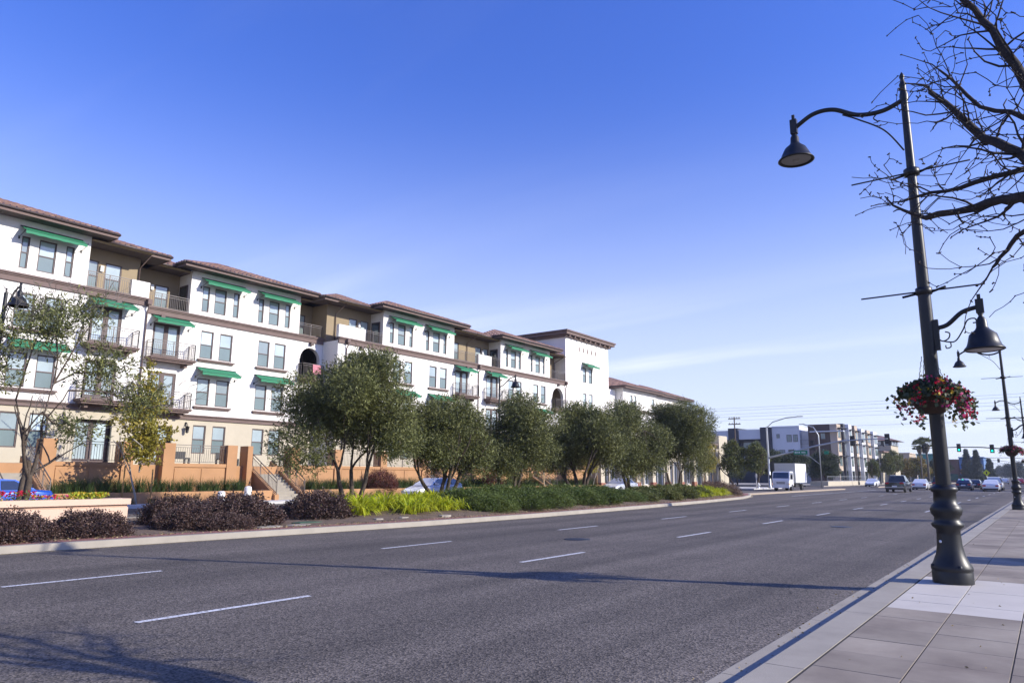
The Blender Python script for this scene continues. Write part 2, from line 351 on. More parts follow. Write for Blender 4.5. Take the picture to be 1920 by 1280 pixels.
# lane markings: worn white dashes
dash = MB(); dash.quad((-.055,0,0),(.055,0,0),(.055,2.45,0),(-.055,2.45,0)); dashm = dash.mesh('lane_marking', 'road_paint')
for i in range(-1, 12):
    for X in (-8.75 - 0.06*max(0, 1-i), -12.8 - 0.2*max(0, 1-i)):
        link('lane_marking', dashm, road, (X, 4.42 + 7.62*i, 0.005), (0,0,R(-1.2) if i < 1 else 0))
for i in range(0, 9):
    link('lane_marking', dashm, road, (-5.3, 42 + 7.62*i, 0.005))
b = MB(); b.quad((-18.6,66,.005),(-18.45,66,.005),(-18.45,104,.005),(-18.6,104,.005)); b.build('lane_marking', 'road_paint', road)
b = MB(); b.box(-24,-3,104.6,105,.0,.006); b.build('stop_line', 'road_paint', road)
# right-hand kerb, gutter, sidewalk
b = MB()
gy = [-30 + i*3.05 for i in range(60)]
for a, c in zip(gy, gy[1:]): b.box(-2.56 - 0.02*rnd(), -2.215, a, c-0.012, -0.05, 0.008)
b.build('gutter', 'concrete', None, kind='structure')
b = MB()
for a, c in zip(gy, gy[1:]):
    v = [(-2.235,a,-.05),(-2.20,a,.13),(-2.17,a,.152),(-1.845,a,.152),(-1.845,a,-.05)]
    n = len(v); c2 = c - 0.012
    b.add(v + [(x,c2,z) for x,_,z in v], [(i,(i+1) % n,n+(i+1) % n,n+i) for i in range(n)] + [tuple(range(n-1,-1,-1)), tuple(range(n,2*n))])
b.build('kerb', 'concrete', None, kind='structure')
sw = MB(); sw.box(-1.845, 4.2, -30, 104, -0.05, 0.1455); sw.box(-1.845,4.2,128,600,-.05,.13)
sidewalk = sw.build('sidewalk', ['joint_dark'], None, kind='structure')
b = MB(); b.box(0.99, 4.19, -29.9, 103.9, 0.0, 0.151); b.box(-1.835,.985,33.39,103.9,0,.151); b.box(-1.835,.985,-29.9,3.27,0,.151); b.build('paving_strip', 'slab', sidewalk)
def slab_mesh(pale, ln):
    s = MB(); w = 0.69; e = 0.002
    v0 = [(0.006,0.006,0),(w,0.006,0),(w,ln,0),(0.006,ln,0)]
    v1 = [(x,y,.028) for x,y,_ in v0]
    v2 = [(0.006+e,0.006+e,.034),(w-e,0.006+e,.034),(w-e,ln-e,.034),(0.006+e,ln-e,.034)]
    s.add(v0+v1+v2, [(0,1,5,4),(1,2,6,5),(2,3,7,6),(3,0,4,7),(4,5,9,8),(5,6,10,9),(6,7,11,10),(7,4,8,11),(8,9,10,11)])
    return s.mesh('paving_slab', 'slab_pale' if pale else 'slab')
sm_n, sm_p = slab_mesh(False, .700), slab_mesh(True, .700)
rows = [3.28 + 0.7*i for i in range(43)]
for iy, y in enumerate(rows):
    for ix in range(4):
        x = -1.83 + ix*0.695
        pale = 10.2 < y + .35 < 13.85
        o = link('paving_slab', sm_p if pale else sm_n, sidewalk, (x + 0.003, y + 0.004, 0.117 + uni(-.0012,.0012)), (uni(-.0015,.0015), uni(-.0015,.0015), 0))
# utility access lid in the pale paving
b = MB(); b.box(-.30,.05,11.75,12.4,.1495,.1545); b.build('access_cover', 'concrete', sidewalk)
# ------------------------------------------------------------------ planted median beside the road
KE = [(-40,-18.3),(0,-18.2),(6,-18.1),(10,-17.85),(14,-17.5),(18,-17.2),(25,-17.15),(35,-17.5),(45,-18.1),(55,-19.0),(61,-20.4),(66,-22.2)]
def kx(y):
    for (a, xa), (c, xc) in zip(KE, KE[1:]):
        if a <= y <= c: return xa + (xc-xa)*(y-a)/(c-a)
    return KE[-1][1]
def mx_back(y): return -26.0 if y < 52 else -26.0 + (y-52)/14.0*3.2
ys = [-20 + i*1.0 for i in range(87)]
b = MB()   # concrete kerb
for a, c in zip(ys, ys[1:]):
    b.add([(kx(a),a,-.02),(kx(a)-.04,a,.15),(kx(a)-.20,a,.155),(kx(c),c,-.02),(kx(c)-.04,c,.15),(kx(c)-.20,c,.155)], [(0,3,4,1),(1,4,5,2)])
b.build('median_kerb', 'concrete', None, kind='structure')
b = MB()
for a, c in zip(ys, ys[1:]): b.quad((kx(a)+.06,a,.004),(kx(c)+.06,c,.004),(kx(c)+.16,c,.004),(kx(a)+.16,a,.004))
b.build('edge_line', 'yellow_line', road)
b = MB()
for a, c in zip(ys, ys[1:]): b.quad((kx(a)-.195,a,.158),(kx(c)-.195,c,.158),(kx(c)-.75,c,.162),(kx(a)-.75,a,.162))
b.build('brick_edging', 'brick_strip', None, kind='structure')
def mound(x, y):
    fx = kx(y) - 0.7; bx = mx_back(y)
    u = (fx - x) / max(0.5, fx - bx)
    e = max(0, math.sin(math.pi * min(1, max(0, u)))) ** 0.7
    amp = 0.12 + 0.88*min(1, max(0, (y-14)/5.0))
    return 0.14 + amp * e * (0.28 + 0.10*noise.noise(Vector((x*.5, y*.5, 0)))) + 0.03*noise.noise(Vector((x*2.3, y*2.3, 4)))*min(1, e*3)
b = MB(); nu = 22; ys2 = [-20 + i*0.5 for i in range(173)]
vs = []
for y in ys2:
    fx = kx(y) - .7; bx = mx_back(y)
    for j in range(nu): x = fx + (bx-fx)*j/(nu-1); vs.append((x, y, mound(x, y)))
b.add(vs, [(i*nu+j, i*nu+j+1, (i+1)*nu+j+1, (i+1)*nu+j)[::-1] for i in range(len(ys2)-1) for j in range(nu-1)], 0, True)
b.build('median_soil', 'soil', None, kind='structure')
b = MB()
for a, c in zip(ys, ys[1:]): b.box(mx_back(a)-.18, mx_back(a)+.02, a, c-.01, -.02, .16)
b.build('median_back_kerb', 'concrete', None, kind='structure')
# narrow stone median past the planting
b = MB(); b.box(-23.3,-22.2,66,104,-.02,.13); b.box(-23.3,-22.2,127,420,-.02,.13); b.build('stone_median', 'sand_stone', None, kind='structure')
# far-side pavement in front of the podium
b = MB(); b.box(-37.0,-35.2,-20,104,-.02,.14); b.box(-37,-30.4,92,104,-.021,.139); b.build('frontage_pavement', 'concrete_pale', None, kind='structure')
b = MB(); b.box(-60,-30.5,127.5,600,-.02,.14); b.build('far_pavement', 'concrete', None, kind='structure')
# ------------------------------------------------------------------ facade helpers (planes facing +X)
def panel(mb, x, y0, y1, z0, z1, ops=(), depth=0.16, mi=0):
    """wall sheet at x facing +X with rectangular openings and their reveals"""
    ysl = sorted({y0, y1, *[v for o in ops for v in o[:2]]}); zsl = sorted({z0, z1, *[v for o in ops for v in o[2:]]})
    for a, c in zip(ysl, ysl[1:]):
        for e, g in zip(zsl, zsl[1:]):
            cy, cz = (a+c)/2, (e+g)/2
            if any(o[0] < cy < o[1] and o[2] < cz < o[3] for o in ops): continue
            mb.quad((x,a,e),(x,c,e),(x,c,g),(x,a,g), mi)
    for a, c, e, g in ops:
        d = x - depth
        mb.quad((x,a,e),(d,a,e),(d,c,e),(x,c,e), mi); mb.quad((x,a,g),(x,c,g),(d,c,g),(d,a,g), mi)
        mb.quad((x,a,e),(x,a,g),(d,a,g),(d,a,e), mi); mb.quad((x,c,e),(d,c,e),(d,c,g),(x,c,g), mi)
def arch_panel(mb, x, y0, y1, z0, z1, ya, yb, za, zs, depth=0.3, mi=0, seg=14):
    """wall with an arched opening ya..yb from za, springing at zs"""
    r = (yb-ya)/2; cy = (ya+yb)/2; d = x - depth
    if za > z0: mb.quad((x,ya,z0),(x,yb,z0),(x,yb,za),(x,ya,za), mi)
    mb.quad((x,y0,z0),(x,ya,z0),(x,ya,z1),(x,y0,z1), mi); mb.quad((x,yb,z0),(x,y1,z0),(x,y1,z1),(x,yb,z1), mi)
    pts = [(cy - r*math.cos(math.pi*i/seg), zs + r*math.sin(math.pi*i/seg)) for i in range(seg+1)]
    for (a, p), (c, q) in zip(pts, pts[1:]):
        mb.quad((x,a,p),(x,c,q),(x,c,z1),(x,a,z1), mi)
        mb.quad((x,a,p),(d,a,p),(d,c,q),(x,c,q), mi)
    mb.quad((x,ya,za),(x,ya,zs),(d,ya,zs),(d,ya,za), mi); mb.quad((x,yb,za),(d,yb,za),(d,yb,zs),(x,yb,zs), mi)
    mb.quad((x,ya,za),(d,ya,za),(d,yb,za),(x,yb,za), mi)
def arch_trim(mb, x, ya, yb, za, zs, w=0.13, pr=0.05, seg=14, mi=0):
    r = (yb-ya)/2; cy = (ya+yb)/2
    inner = [(cy - r*math.cos(math.pi*i/seg), zs + r*math.sin(math.pi*i/seg)) for i in range(seg+1)]
    outer = [(cy - (r+w)*math.cos(math.pi*i/seg), zs + (r+w)*math.sin(math.pi*i/seg)) for i in range(seg+1)]
    X = x + pr
    for i in range(seg):
        a, b_, c, d = inner[i], inner[i+1], outer[i+1], outer[i]
        mb.quad((X,*a),(X,*b_),(X,*c),(X,*d), mi); mb.quad((x,*d),(X,*d),(X,*c),(x,*c), mi); mb.quad((x,*a),(x,*b_),(X,*b_),(X,*a), mi)
WM = {}
def window(parent, x, ya, yb, za, zb, kind='hung', depth=0.09):
    """brown framed window in its opening; panes are sub-parts"""
    w, h = round(yb-ya, 2), round(zb-za, 2); key = (w, h, kind)
    if key not in WM:
        f = MB(); t = 0.065; d0, d1 = -0.05, 0.045
        f.box(d0,d1,0,w,0,t); f.box(d0,d1,0,w,h-t,h); f.box(d0,d1,0,t,t,h-t); f.box(d0,d1,w-t,w,t,h-t)
        up, lo = MB(), MB()
        if kind == 'hung':
            mh = h*0.5; f.box(d0,d1-.008,t,w-t,mh-.03,mh+.03)
            up.box(-.02,-.005,t-.01,w-t+.01,mh,h-t+.01); lo.box(-.01,.006,t-.01,w-t+.01,t-.01,mh)
        elif kind == 'french':
            f.box(d0,d1-.006,w/2-.05,w/2+.05,t,h-t)
            for s in (0, 1):
                a = t + s*(w/2-t+.05); c = a + w/2-t-.05
                f.box(d0,d1-.012,a,a+.09,t,h-t); f.box(d0,d1-.012,c-.09,c,t,h-t); f.box(d0,d1-.014,a,c,t,t+.22); f.box(d0,d1-.014,a,c,h-t-.1,h-t)
            up.box(-.02,-.005,t,w/2,t+.2,h-t); lo.box(-.02,-.004,w/2,w-t,t+.2,h-t)
        else:
            up.box(-.02,-.005,t-.01,w-t+.01,t-.01,h-t+.01)
        dk = 'pane_dark' if kind == 'dark' else None
        WM[key] = (f.mesh('window', 'frame_brown'), up.mesh('pane', dk or 'pane_upper'), lo.mesh('pane', 'pane_upper' if kind == 'french' else 'pane_lower') if lo.v else None)
    f, u, l = WM[key]
    o = link('window' if kind != 'french' else 'french_door', f, parent, (x - depth, ya, za))
    link('pane', u, o)
    if l: link('pane', l, o)
    return o
def awning(parent, x, ya, yb, ztop, proj=0.82, drop=0.36, val=0.17):
    c = MB(); zt, zf = ztop, ztop - drop; X = x + proj; t = .012
    c.add([(x+.05,ya,zt),(X,ya,zf),(X,yb,zf),(x+.05,yb,zt),(x+.05,ya,zt-t),(X,ya,zf-t),(X,yb,zf-t),(x+.05,yb,zt-t)], [(0,1,2,3),(7,6,5,4),(0,4,5,1),(3,2,6,7)])
    n = max(4, int((yb-ya)/.28))
    for i in range(n):
        a = ya + (yb-ya)*i/n; e = ya + (yb-ya)*(i+1)/n; dz = .012*((i % 2)*2-1)
        c.add([(X+.002,a,zf),(X+.002,e,zf),(X+.016,e,zf-val-dz),(X+.016,a,zf-val+dz)], [(0,3,2,1),(0,1,2,3)][:1])
    o = c.build('awning', 'awning_green', parent)
    r = MB(); r.tube([(x+.05,ya-.04,zt+.01),(x+.05,yb+.04,zt+.01)], .035, 6)
    for y in (ya-.03, yb+.03):
        r.tube([(x,y,zt-.62),(X,y,zf-.01)], .016, 5); r.tube([(X,y,zf+.08),(X,y,zf-.03)], .014, 5); r.box(x,x+.03,y-.04,y+.04,zt-.7,zt-.54)
    r.tube([(X,ya-.03,zf),(X,yb+.03,zf)], .014, 5)
    r.build('awning_frame', 'metal_black', o)
    return o
def railing_mesh(mb, p0, p1, h=1.0, gap=0.115, posts=True):
    p0 = Vector(p0); p1 = Vector(p1); L = (p1-p0).length; n = max(1, int(L/gap))
    up = Vector((0,0,1))
    mb.bar(p0+up*h, p1+up*h, .045, .035); mb.bar(p0+up*.09, p1+up*.09, .03, .03); mb.bar(p0+up*(h-.13), p1+up*(h-.13), .025, .025)
    for i in range(n+1):
        q = p0 + (p1-p0)*i/n; w = .045 if posts and (i in (0, n) or (n > 14 and i == n//2)) else .016
        mb.bar(q+up*(0 if w > .03 else .09), q+up*(h if w > .03 else h-.12), w)
def balcony(parent, x, ya, yb, zf, proj=0.85, bow=0.0):
    s = MB(); s.box(x-.02,x+proj,ya,yb,zf-.16,zf); s.box(x-.02,x+proj-.1,ya+.1,yb-.1,zf-.27,zf-.16); s.box(x-.02,x+proj+.05,ya-.05,yb+.05,zf-.09,zf-.03)
    for y in (ya+.45, yb-.45): s.box(x-.02,x+proj*.6,y-.09,y+.09,zf-.48,zf-.27)
    o = s.build('balcony', 'trim_brown', parent)
    r = MB(); X = x + proj - .07
    railing_mesh(r, (X,ya+.06,zf), (X,yb-.06,zf)); railing_mesh(r, (x+.02,ya+.06,zf), (X,ya+.06,zf)); railing_mesh(r, (x+.02,yb-.06,zf), (X,yb-.06,zf))
    r.build('railing', 'rail_grey', o)
    return o
def sill(parent, x, ya, yb, z):
    s = MB(); s.box(x-.01,x+.17,ya,yb,z-.09,z); s.box(x-.01,x+.11,ya+.07,yb-.07,z-.17,z-.09); s.build('window_sill', 'trim_brown', parent)
def belt(parent, x, ya, yb, z0, z1):
    s = MB(); h = z1-z0; s.box(x-.02,x+.10,ya,yb,z0,z0+h*.62); s.box(x-.02,x+.15,ya,yb,z0+h*.62,z0+h*.80); s.box(x-.02,x+.21,ya,yb,z0+h*.80,z1); s.build('belt_course', 'trim_brown', parent)
def tiles(mb, e0, e1, up, length, hip0=0.0, hip1=0.0, pitch=0.30):
    """barrel tiles over a slope: eave e0->e1, `up` = unit vector up the slope; hips shorten columns at each end"""
    e0 = Vector(e0); e1 = Vector(e1); up = Vector(up).normalized(); along = (e1-e0); W = along.length; along.normalize(); nrm = along.cross(up)
    if nrm.z < 0: nrm = -nrm
    n = int(W/pitch); pr = W/n; r = pr*0.46
    for i in range(n):
        s = (i+.5)*pr; L = length
        if hip0: L = min(L, s*length/hip0)
        if hip1: L = min(L, (W-s)*length/hip1)
        k = max(1, int(L/0.42)); cl = L/k
        for j in range(k):
            a = j*cl; c = a + cl*1.12; jit = uni(-.012,.012)
            vs = []
            for q, lift in ((a - (.05 if j == 0 else 0), .035), (c, .0)):
                base = e0 + along*(s+jit) + up*q + nrm*lift
                for t in range(6):
                    ang = math.pi*t/5; vs.append(base + along*(-math.cos(ang)*r) + nrm*(math.sin(ang)*r*.85))
            mb.add(vs, [(t,t+1,7+t,6+t) for t in range(5)] + [(0,5,4,3,2,1)], 0, False)
def hip_roof(parent, xw, y0, y1, z, over=1.0, run=4.0, slope=0.37, hip_a=True, hip_b=True):
    """eave height z, wall plane xw; hipped roof with soffit, fascia, gutter and barrel tiles"""
    xe = xw + over; ya = y0 - (over if hip_a else 0); yb = y1 + (over if hip_b else 0); ex = run + over; rise = ex*slope
    s = MB()
    s.quad((xe,ya,z),(xe-ex,ya,z),(xe-ex,yb,z),(xe,yb,z))
    o = s.build('roof', 'soffit_brown', parent)
    f = MB(); f.box(xe-.04,xe,ya,yb,z-.03,z+.20); f.box(xe-ex,xe-.04,ya,ya+.04,z-.03,z+.20); f.box(xe-ex,xe-.04,yb-.04,yb,z-.03,z+.20); f.build('fascia', 'trim_brown', o)
    g = MB(); g.tube([(xe+.05,ya-.06,z+.19),(xe+.05,yb+.06,z+.19)], .075, 8)
    if hip_a: g.tube([(xe+.03,ya-.05,z+.19),(xe-ex,ya-.05,z+.19)], .075, 8)
    if hip_b: g.tube([(xe+.03,yb+.05,z+.19),(xe-ex,yb+.05,z+.19)], .075, 8)
    g.build('gutter', 'gutter_dark', o)
    d = MB(); zt = z + .2; ha = ex if hip_a else 0; hb = ex if hip_b else 0
    if ha + hb > (yb-ya): q = (yb-ya)/(ha+hb); ha *= q; hb *= q
    A, B_, C_, D = (xe,ya,zt),(xe,yb,zt),(xe-ex,yb-hb,zt+rise),(xe-ex,ya+ha,zt+rise)
    d.quad(A,B_,C_,D)
    if hip_a: d.add([A,D,(xe-ex,ya,zt)], [(0,1,2)])
    if hip_b: d.add([B_,(xe-ex,yb,zt),C_], [(0,1,2)])
    d.build('deck', 'gutter_dark', o)
    t = MB(); sl = math.hypot(ex, rise)
    tiles(t, A, B_, (-1,0,slope), sl, ha, hb)
    if hip_a: tiles(t, (xe-ex,ya,zt), A, (0,ha and 1,rise/max(.1,ha)), math.hypot(ha, rise), 0, ex)
    if hip_b: tiles(t, B_, (xe-ex,yb,zt), (0,-1,rise/max(.1,hb)), math.hypot(hb, rise), ex, 0)
    t.build('roof_tiles', 'tile_clay', o, kind='stuff')
    hp = MB()
    if hip_a: hp.tube([A,D], .12, 8)
    if hip_b: hp.tube([B_,C_], .12, 8)
    if hp.v: hp.build('hip_ridge', 'tile_clay', o)
    return o
def downspout(parent, x, y, z0, z1):
    s = MB(); d = x - RD
    s.tube([(x-.2,y,z1+.14),(x-.2,y,z1-.06),(d+.09,y,z1-.6),(d+.09,y,11.8)], .04, 8); s.build('downspout', 'trim_brown', parent)
    s = MB(); s.tube([(x+.25,y,11.6),(x+.25,y,11.3),(x+.08,y,11.1),(x+.08,y,z0)], .045, 8); s.box(x+.1,x+.36,y-.13,y+.13,11.5,11.8); s.build('downspout', 'trim_brown', parent)
def wall_light(parent, x, y, z):
    s = MB(); s.box(x,x+.12,y-.09,y+.09,z,z+.34); s.build('wall_light', 'white_paint', parent)
def lantern(parent, x, y, z):
    s = MB(); s.tube([(x,y,z+.35),(x+.12,y,z+.48),(x+.25,y,z+.36),(x+.25,y,z+.24)], .016, 6)
    s.lathe([(.02,.26),(.15,.20),(.15,.18),(.12,.17),(.09,-.12),(.10,-.14),(.03,-.2)], (x+.25,y,z), 8); s.box(x,x+.03,y-.06,y+.06,z+.25,z+.5)
    s.build('lantern', 'metal_black', parent)

# ------------------------------------------------------------------ apartment building
apt = thing('apartment_building', 'long white four storey apartment building with green awnings and clay tile roofs', 'building', (-44, 20, 0))
class LocalParent: pass
# everything is modelled in world coordinates: keep the root at the origin so that parts need no offset
apt.location = (0, 0, 0)
XA, XB = -42.2, -44.0
Z1W = (2.9, 4.7); Z2W = (5.99, 7.77); Z3W = (9.08, 10.92); Z4W = (12.19, 13.93)
BELT1 = (5.03, 5.34); BELT2 = (11.42, 11.88); EAVE = 14.78; EAVE_T = 14.62; RD = 1.5
def unit(x, y0, y1, bay, tris, pairs, french=(), arches=(), left=None, right=None, gpairs=None):
    """one stretch of the building: white bay with triple windows, tan recesses either side on the top floor"""
    ba, bb = bay; w = MB()     # 0 white, 1 beige, 2 tan
    ops1, ops2, ops3, ops4 = [], [], [], []
    for (a, c) in pairs:
        for ops, Z in ((ops2, Z2W), (ops3, Z3W)): ops.append((a, c, *Z))
        ops1.append((a, c, *Z1W))
    for (a, c) in french: ops2.append((a, c, 5.62, 7.85)); ops3.append((a, c, 8.72, 10.95)); ops1.append((a-.1, c+.1, 2.12, 4.55))
    for t in tris:
        for (a, c) in t: ops4.append((a, c, *Z4W))
    panel(w, x, y0, y1, 0.0, 5.2, ops1, .16, 1)
    cuts = sorted([(y0, None)] + [(a[0]-.35, a) for a in arches] + [(y1, None)])
    panel(w, x, y0, y1, 5.2, 8.5, ops2)
    # third floor, split round arched loggias
    yy = y0
    for a in sorted(arches):
        pa, pb = max(y0, a[0]-.3), min(y1, a[1]+.3)
        if pa > yy: panel(w, x, yy, pa, 8.5, 11.6, [o for o in ops3 if yy <= o[0] < pa])
        r = (a[1]-a[0])/2; arch_panel(w, x, pa, pb, 8.5, 11.6, a[0], a[1], 8.72, 11.0 - r)
        d = x - 1.6    # loggia behind the arch
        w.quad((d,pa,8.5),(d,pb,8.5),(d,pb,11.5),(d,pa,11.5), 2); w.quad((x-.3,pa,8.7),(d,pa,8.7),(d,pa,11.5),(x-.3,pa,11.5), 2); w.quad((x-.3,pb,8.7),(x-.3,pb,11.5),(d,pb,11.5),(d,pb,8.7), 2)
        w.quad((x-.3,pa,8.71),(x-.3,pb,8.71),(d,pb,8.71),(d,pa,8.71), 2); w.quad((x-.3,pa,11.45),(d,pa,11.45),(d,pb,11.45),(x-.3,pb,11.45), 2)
        yy = pb
    if yy < y1: panel(w, x, yy, y1, 8.5, 11.6, [o for o in ops3 if o[0] >= yy])
    # top floor bay and its returns
    panel(w, x, ba, bb, 11.6, EAVE, ops4)
    for y, s in ((ba, 1), (bb, -1)): w.quad((x,y,11.6),(x-RD-.5,y,11.6),(x-RD-.5,y,EAVE),(x,y,EAVE)) if s < 0 else w.quad((x-RD-.5,y,11.6),(x,y,11.6),(x,y,EAVE),(x-RD-.5,y,EAVE))
    for rec in (left, right):
        if not rec: continue
        a, c = rec['span']; d = x - RD
        rops = [(p, q, 12.0 if k == 'door' else 12.05, rec.get('top', 13.9)) for p, q, k in rec['wins']]
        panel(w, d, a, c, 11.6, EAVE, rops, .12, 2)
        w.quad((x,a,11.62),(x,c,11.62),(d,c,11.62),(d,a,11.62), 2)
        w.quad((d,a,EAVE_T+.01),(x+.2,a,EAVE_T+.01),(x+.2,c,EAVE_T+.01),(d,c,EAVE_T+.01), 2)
    # end walls of this stretch and flat top
    w.quad((x-12,y0,0),(x,y0,0),(x,y0,11.62),(x-12,y0,11.62), 0); w.quad((x-12,y0,11.62),(x-RD,y0,11.62),(x-RD,y0,EAVE),(x-12,y0,EAVE), 2)
    w.quad((x,y1,0),(x-12,y1,0),(x-12,y1,11.62),(x,y1,11.62), 0); w.quad((x-RD,y1,11.62),(x-12,y1,11.62),(x-12,y1,EAVE),(x-RD,y1,EAVE), 2)
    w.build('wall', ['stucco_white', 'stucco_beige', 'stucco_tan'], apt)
    for (a, c) in pairs:
        for Z in (Z1W, Z2W, Z3W): window(apt, x, a, c, *Z)
    for i in range(0, len(pairs)-1, 2):
        a, c = pairs[i][0], pairs[i+1][1]
        sill(apt, x, a-.15, c+.2, 9.02); sill(apt, x, a-.15, c+.2, 5.93)
        awning(apt, x, a-.12, c+.35, 8.45)
    for t in tris:
        for (a, c) in t: window(apt, x, a, c, *Z4W)
        awning(apt, x, t[0][0]-.12, t[-1][1]+.3, 14.42)
    for (a, c) in french:
        window(apt, x, a, c, 5.62, 7.85, 'french'); window(apt, x, a, c, 8.72, 10.95, 'french'); window(apt, x-.3, a-.1, c+.1, 2.12, 4.55, 'french')
        balcony(apt, x, a-.35, c+.75, 8.72); balcony(apt, x, a-.35, c+.75, 5.62)
        awning(apt, x, a-.15, c+.5, 11.36)
    for a in arches:
        t = MB(); r = (a[1]-a[0])/2; arch_trim(t, x, a[0], a[1], 8.72, 11.0-r); t.build('arch_trim', 'stucco_white', apt)
        balcony(apt, x, a[0]-.1, a[1]+.1, 8.72, .55)
        window(apt, x-1.6, (a[0]+a[1])/2-.5, (a[0]+a[1])/2+.5, 8.75, 10.85, 'dark', -.05)
    for y in (ba, bb):
        if y in (y0, y1): continue
    belt(apt, x, y0, y1, *BELT2); belt(apt, x, y0, y1, *BELT1)
    hip_roof(apt, x, ba, bb, EAVE)
    for rec in (left, right):
        if not rec: continue
        a, c = rec['span']
        for p, q, k in rec['wins']: window(apt, x-RD, p, q, 12.0 if k == 'door' else 12.05, rec.get('top', 13.9), 'hung', .06)
        hip_roof(apt, x-RD, a, c, EAVE_T, over=1.25, hip_a=rec.get('ha', False), hip_b=rec.get('hb', False))
        r = MB()
        for p, q in rec['rails']: railing_mesh(r, (x-.06,p,11.88), (x-.06,q,11.88), .95)
        if r.v: r.build('railing', 'rail_grey', apt)
        for p, q in rec['parapets']:
            m = MB(); m.box(x-.28,x+.02,p,q,11.885,12.86); m.build('parapet', 'stucco_white', apt)
        for y in rec.get('lights', ()): wall_light(apt, x-RD, y, 13.3)
        if rec.get('sidedoor'):     # door in the side of the white bay, opening onto the balcony
            m = MB(); y = bay[0]; m.box(x-1.35,x-.35,y-.05,y-.005,11.9,13.85); d = m.build('door', 'frame_brown', apt)
            m = MB(); m.box(x-1.25,x-.45,y-.062,y-.045,12.0,13.75); m.build('pane', 'pane_dark', d)
        # blocks under the balcony edge
        m = MB(); m.box(x,x+.26,(a+c)/2-.13,(a+c)/2+.13,11.2,11.42); m.build('corbel', 'frame_brown', apt)
unit(XA, 2.0, 20.05, (2.0, 16.55), [[(13.19,13.58),(14.02,14.87),(15.34,15.75)], [(8.9,9.3),(9.72,10.57),(11.0,11.4)]], [(13.25,14.15),(14.6,15.5),(8.9,9.8),(10.25,11.15)],
     french=[(16.95,18.65)], right=dict(span=(16.55,20.05), wins=[(17.0,17.7,'w'),(18.05,19.0,'door')], rails=[(16.6,18.95)], parapets=[(18.98,20.04)], lights=(17.85,), hb=True))
unit(XB, 20.06, 34.4, (23.55, 32.15), [[(24.39,24.90),(25.27,26.13),(26.66,27.10)], [(28.63,29.06),(29.50,30.35),(30.86,31.30)]], [(24.53,25.42),(25.88,26.82),(28.83,29.74),(30.16,31.10)],
     french=[(21.36,23.10)], arches=[(32.35,34.15)],
     left=dict(span=(20.06,23.55), wins=[(20.7,21.55,'w'),(21.95,22.85,'door')], rails=[(20.1,23.5)], parapets=[], lights=(21.72,), top=13.72, sidedoor=True),
     right=dict(span=(32.15,34.4), wins=[(32.9,33.75,'door')], rails=[(32.2,34.3)], parapets=[], lights=(32.6,), top=13.8))
unit(XA, 34.41, 51.07, (38.9, 47.6), [[(39.66,40.12),(40.57,41.45),(41.91,42.32)], [(43.92,44.33),(44.80,45.68),(46.15,46.58)]], [(40.13,41.04),(41.46,42.38),(44.45,45.38),(45.80,46.70)],
     french=[(47.85,49.6)], arches=[(36.85,38.7)],
     left=dict(span=(34.41,38.9), wins=[(36.6,37.45,'w'),(37.8,38.65,'door')], rails=[(37.1,38.85)], parapets=[(34.42,37.05)], lights=(37.62,), ha=True, sidedoor=True),
     right=dict(span=(47.6,51.07), wins=[(49.0,49.95,'door')], rails=[(47.65,51.0)], parapets=[]))
unit(XA, 51.08, 66.35, (54.5, 63.2), [[(55.35,55.72),(56.20,57.05),(57.48,57.9)], [(59.60,59.97),(60.48,61.32),(61.8,62.2)]], [(55.80,56.70),(57.13,58.03),(60.10,61.0),(61.47,62.38)],
     french=[(52.3,54.1)], arches=[(63.6,65.8)],
     left=dict(span=(51.08,54.5), wins=[(52.4,53.3,'w'),(53.6,54.4,'door')], rails=[(53.1,54.45)], parapets=[(51.1,53.05)], lights=(53.45,), sidedoor=True),
     right=dict(span=(63.2,66.35), wins=[(64.2,65.1,'door')], rails=[(63.25,66.3)], parapets=[]))
for x, y in ((XA, 20.0), (XA, 35.2), (XA, 51.07), (XA, 66.2)): downspout(apt, x, y, 0.5, EAVE_T)
# body behind the fronts, so that nothing is hollow
m = MB(); m.box(-58,-45.6,2,66.3,0,14.55); m.build('rear_wing', 'stucco_tan', apt)
# taller corner block
w = MB(); tx = XA; ops = [(70.05,70.82,*Z4W),(71.4,72.22,*Z4W),(70.05,70.82,*Z3W),(71.4,72.22,*Z3W),(70.05,70.82,*Z2W),(71.4,72.22,*Z2W)]
panel(w, tx, 66.36, 76.1, 0, 17.0, ops)
w.quad((tx-11,66.36,0),(tx,66.36,0),(tx,66.36,17),(tx-11,66.36,17)); w.quad((tx,76.1,0),(tx-11,76.1,0),(tx-11,76.1,17),(tx,76.1,17))
w.build('wall', ['stucco_white'], apt)
for a, c, e, g in ops: window(apt, tx, a, c, e, g)
awning(apt, tx, 69.9, 72.6, 14.45)
for i in range(5):
    m = MB(); y = 69.3 + i*.92; m.box(tx-.06,tx+.035,y-.09,y+.09,15.65,16.15); m.build('vent', 'trim_brown', apt)
m = MB(); m.box(tx-11.6,tx+.25,66.1,76.4,16.95,17.2); m.box(tx-11.8,tx+.6,65.75,76.75,17.2,17.5); m.box(tx-11.9,tx+.72,65.6,76.9,17.5,17.66)
for i in range(9): y = 66.6 + i*1.13; m.box(tx,tx+.5,y-.1,y+.1,16.98,17.2)
m.build('cornice', 'trim_brown', apt)
belt(apt, tx, 66.4, 76.1, 8.35, 8.7)
# red-striped towel over the arched balcony rail
m = MB()
for i in range(6):
    a = 33.2 + i*.13; m.add([(XB+.53,a,9.70),(XB+.53,a+.13,9.70),(XB+.56+.02*(i % 2),a+.13,8.95),(XB+.56+.02*((i+1) % 2),a,8.95)], [(0,3,2,1)])
tw = m.build('towel', 'cloth_pink', None); tag(tw, 'pink striped towel hung over an arched balcony railing', 'towel')

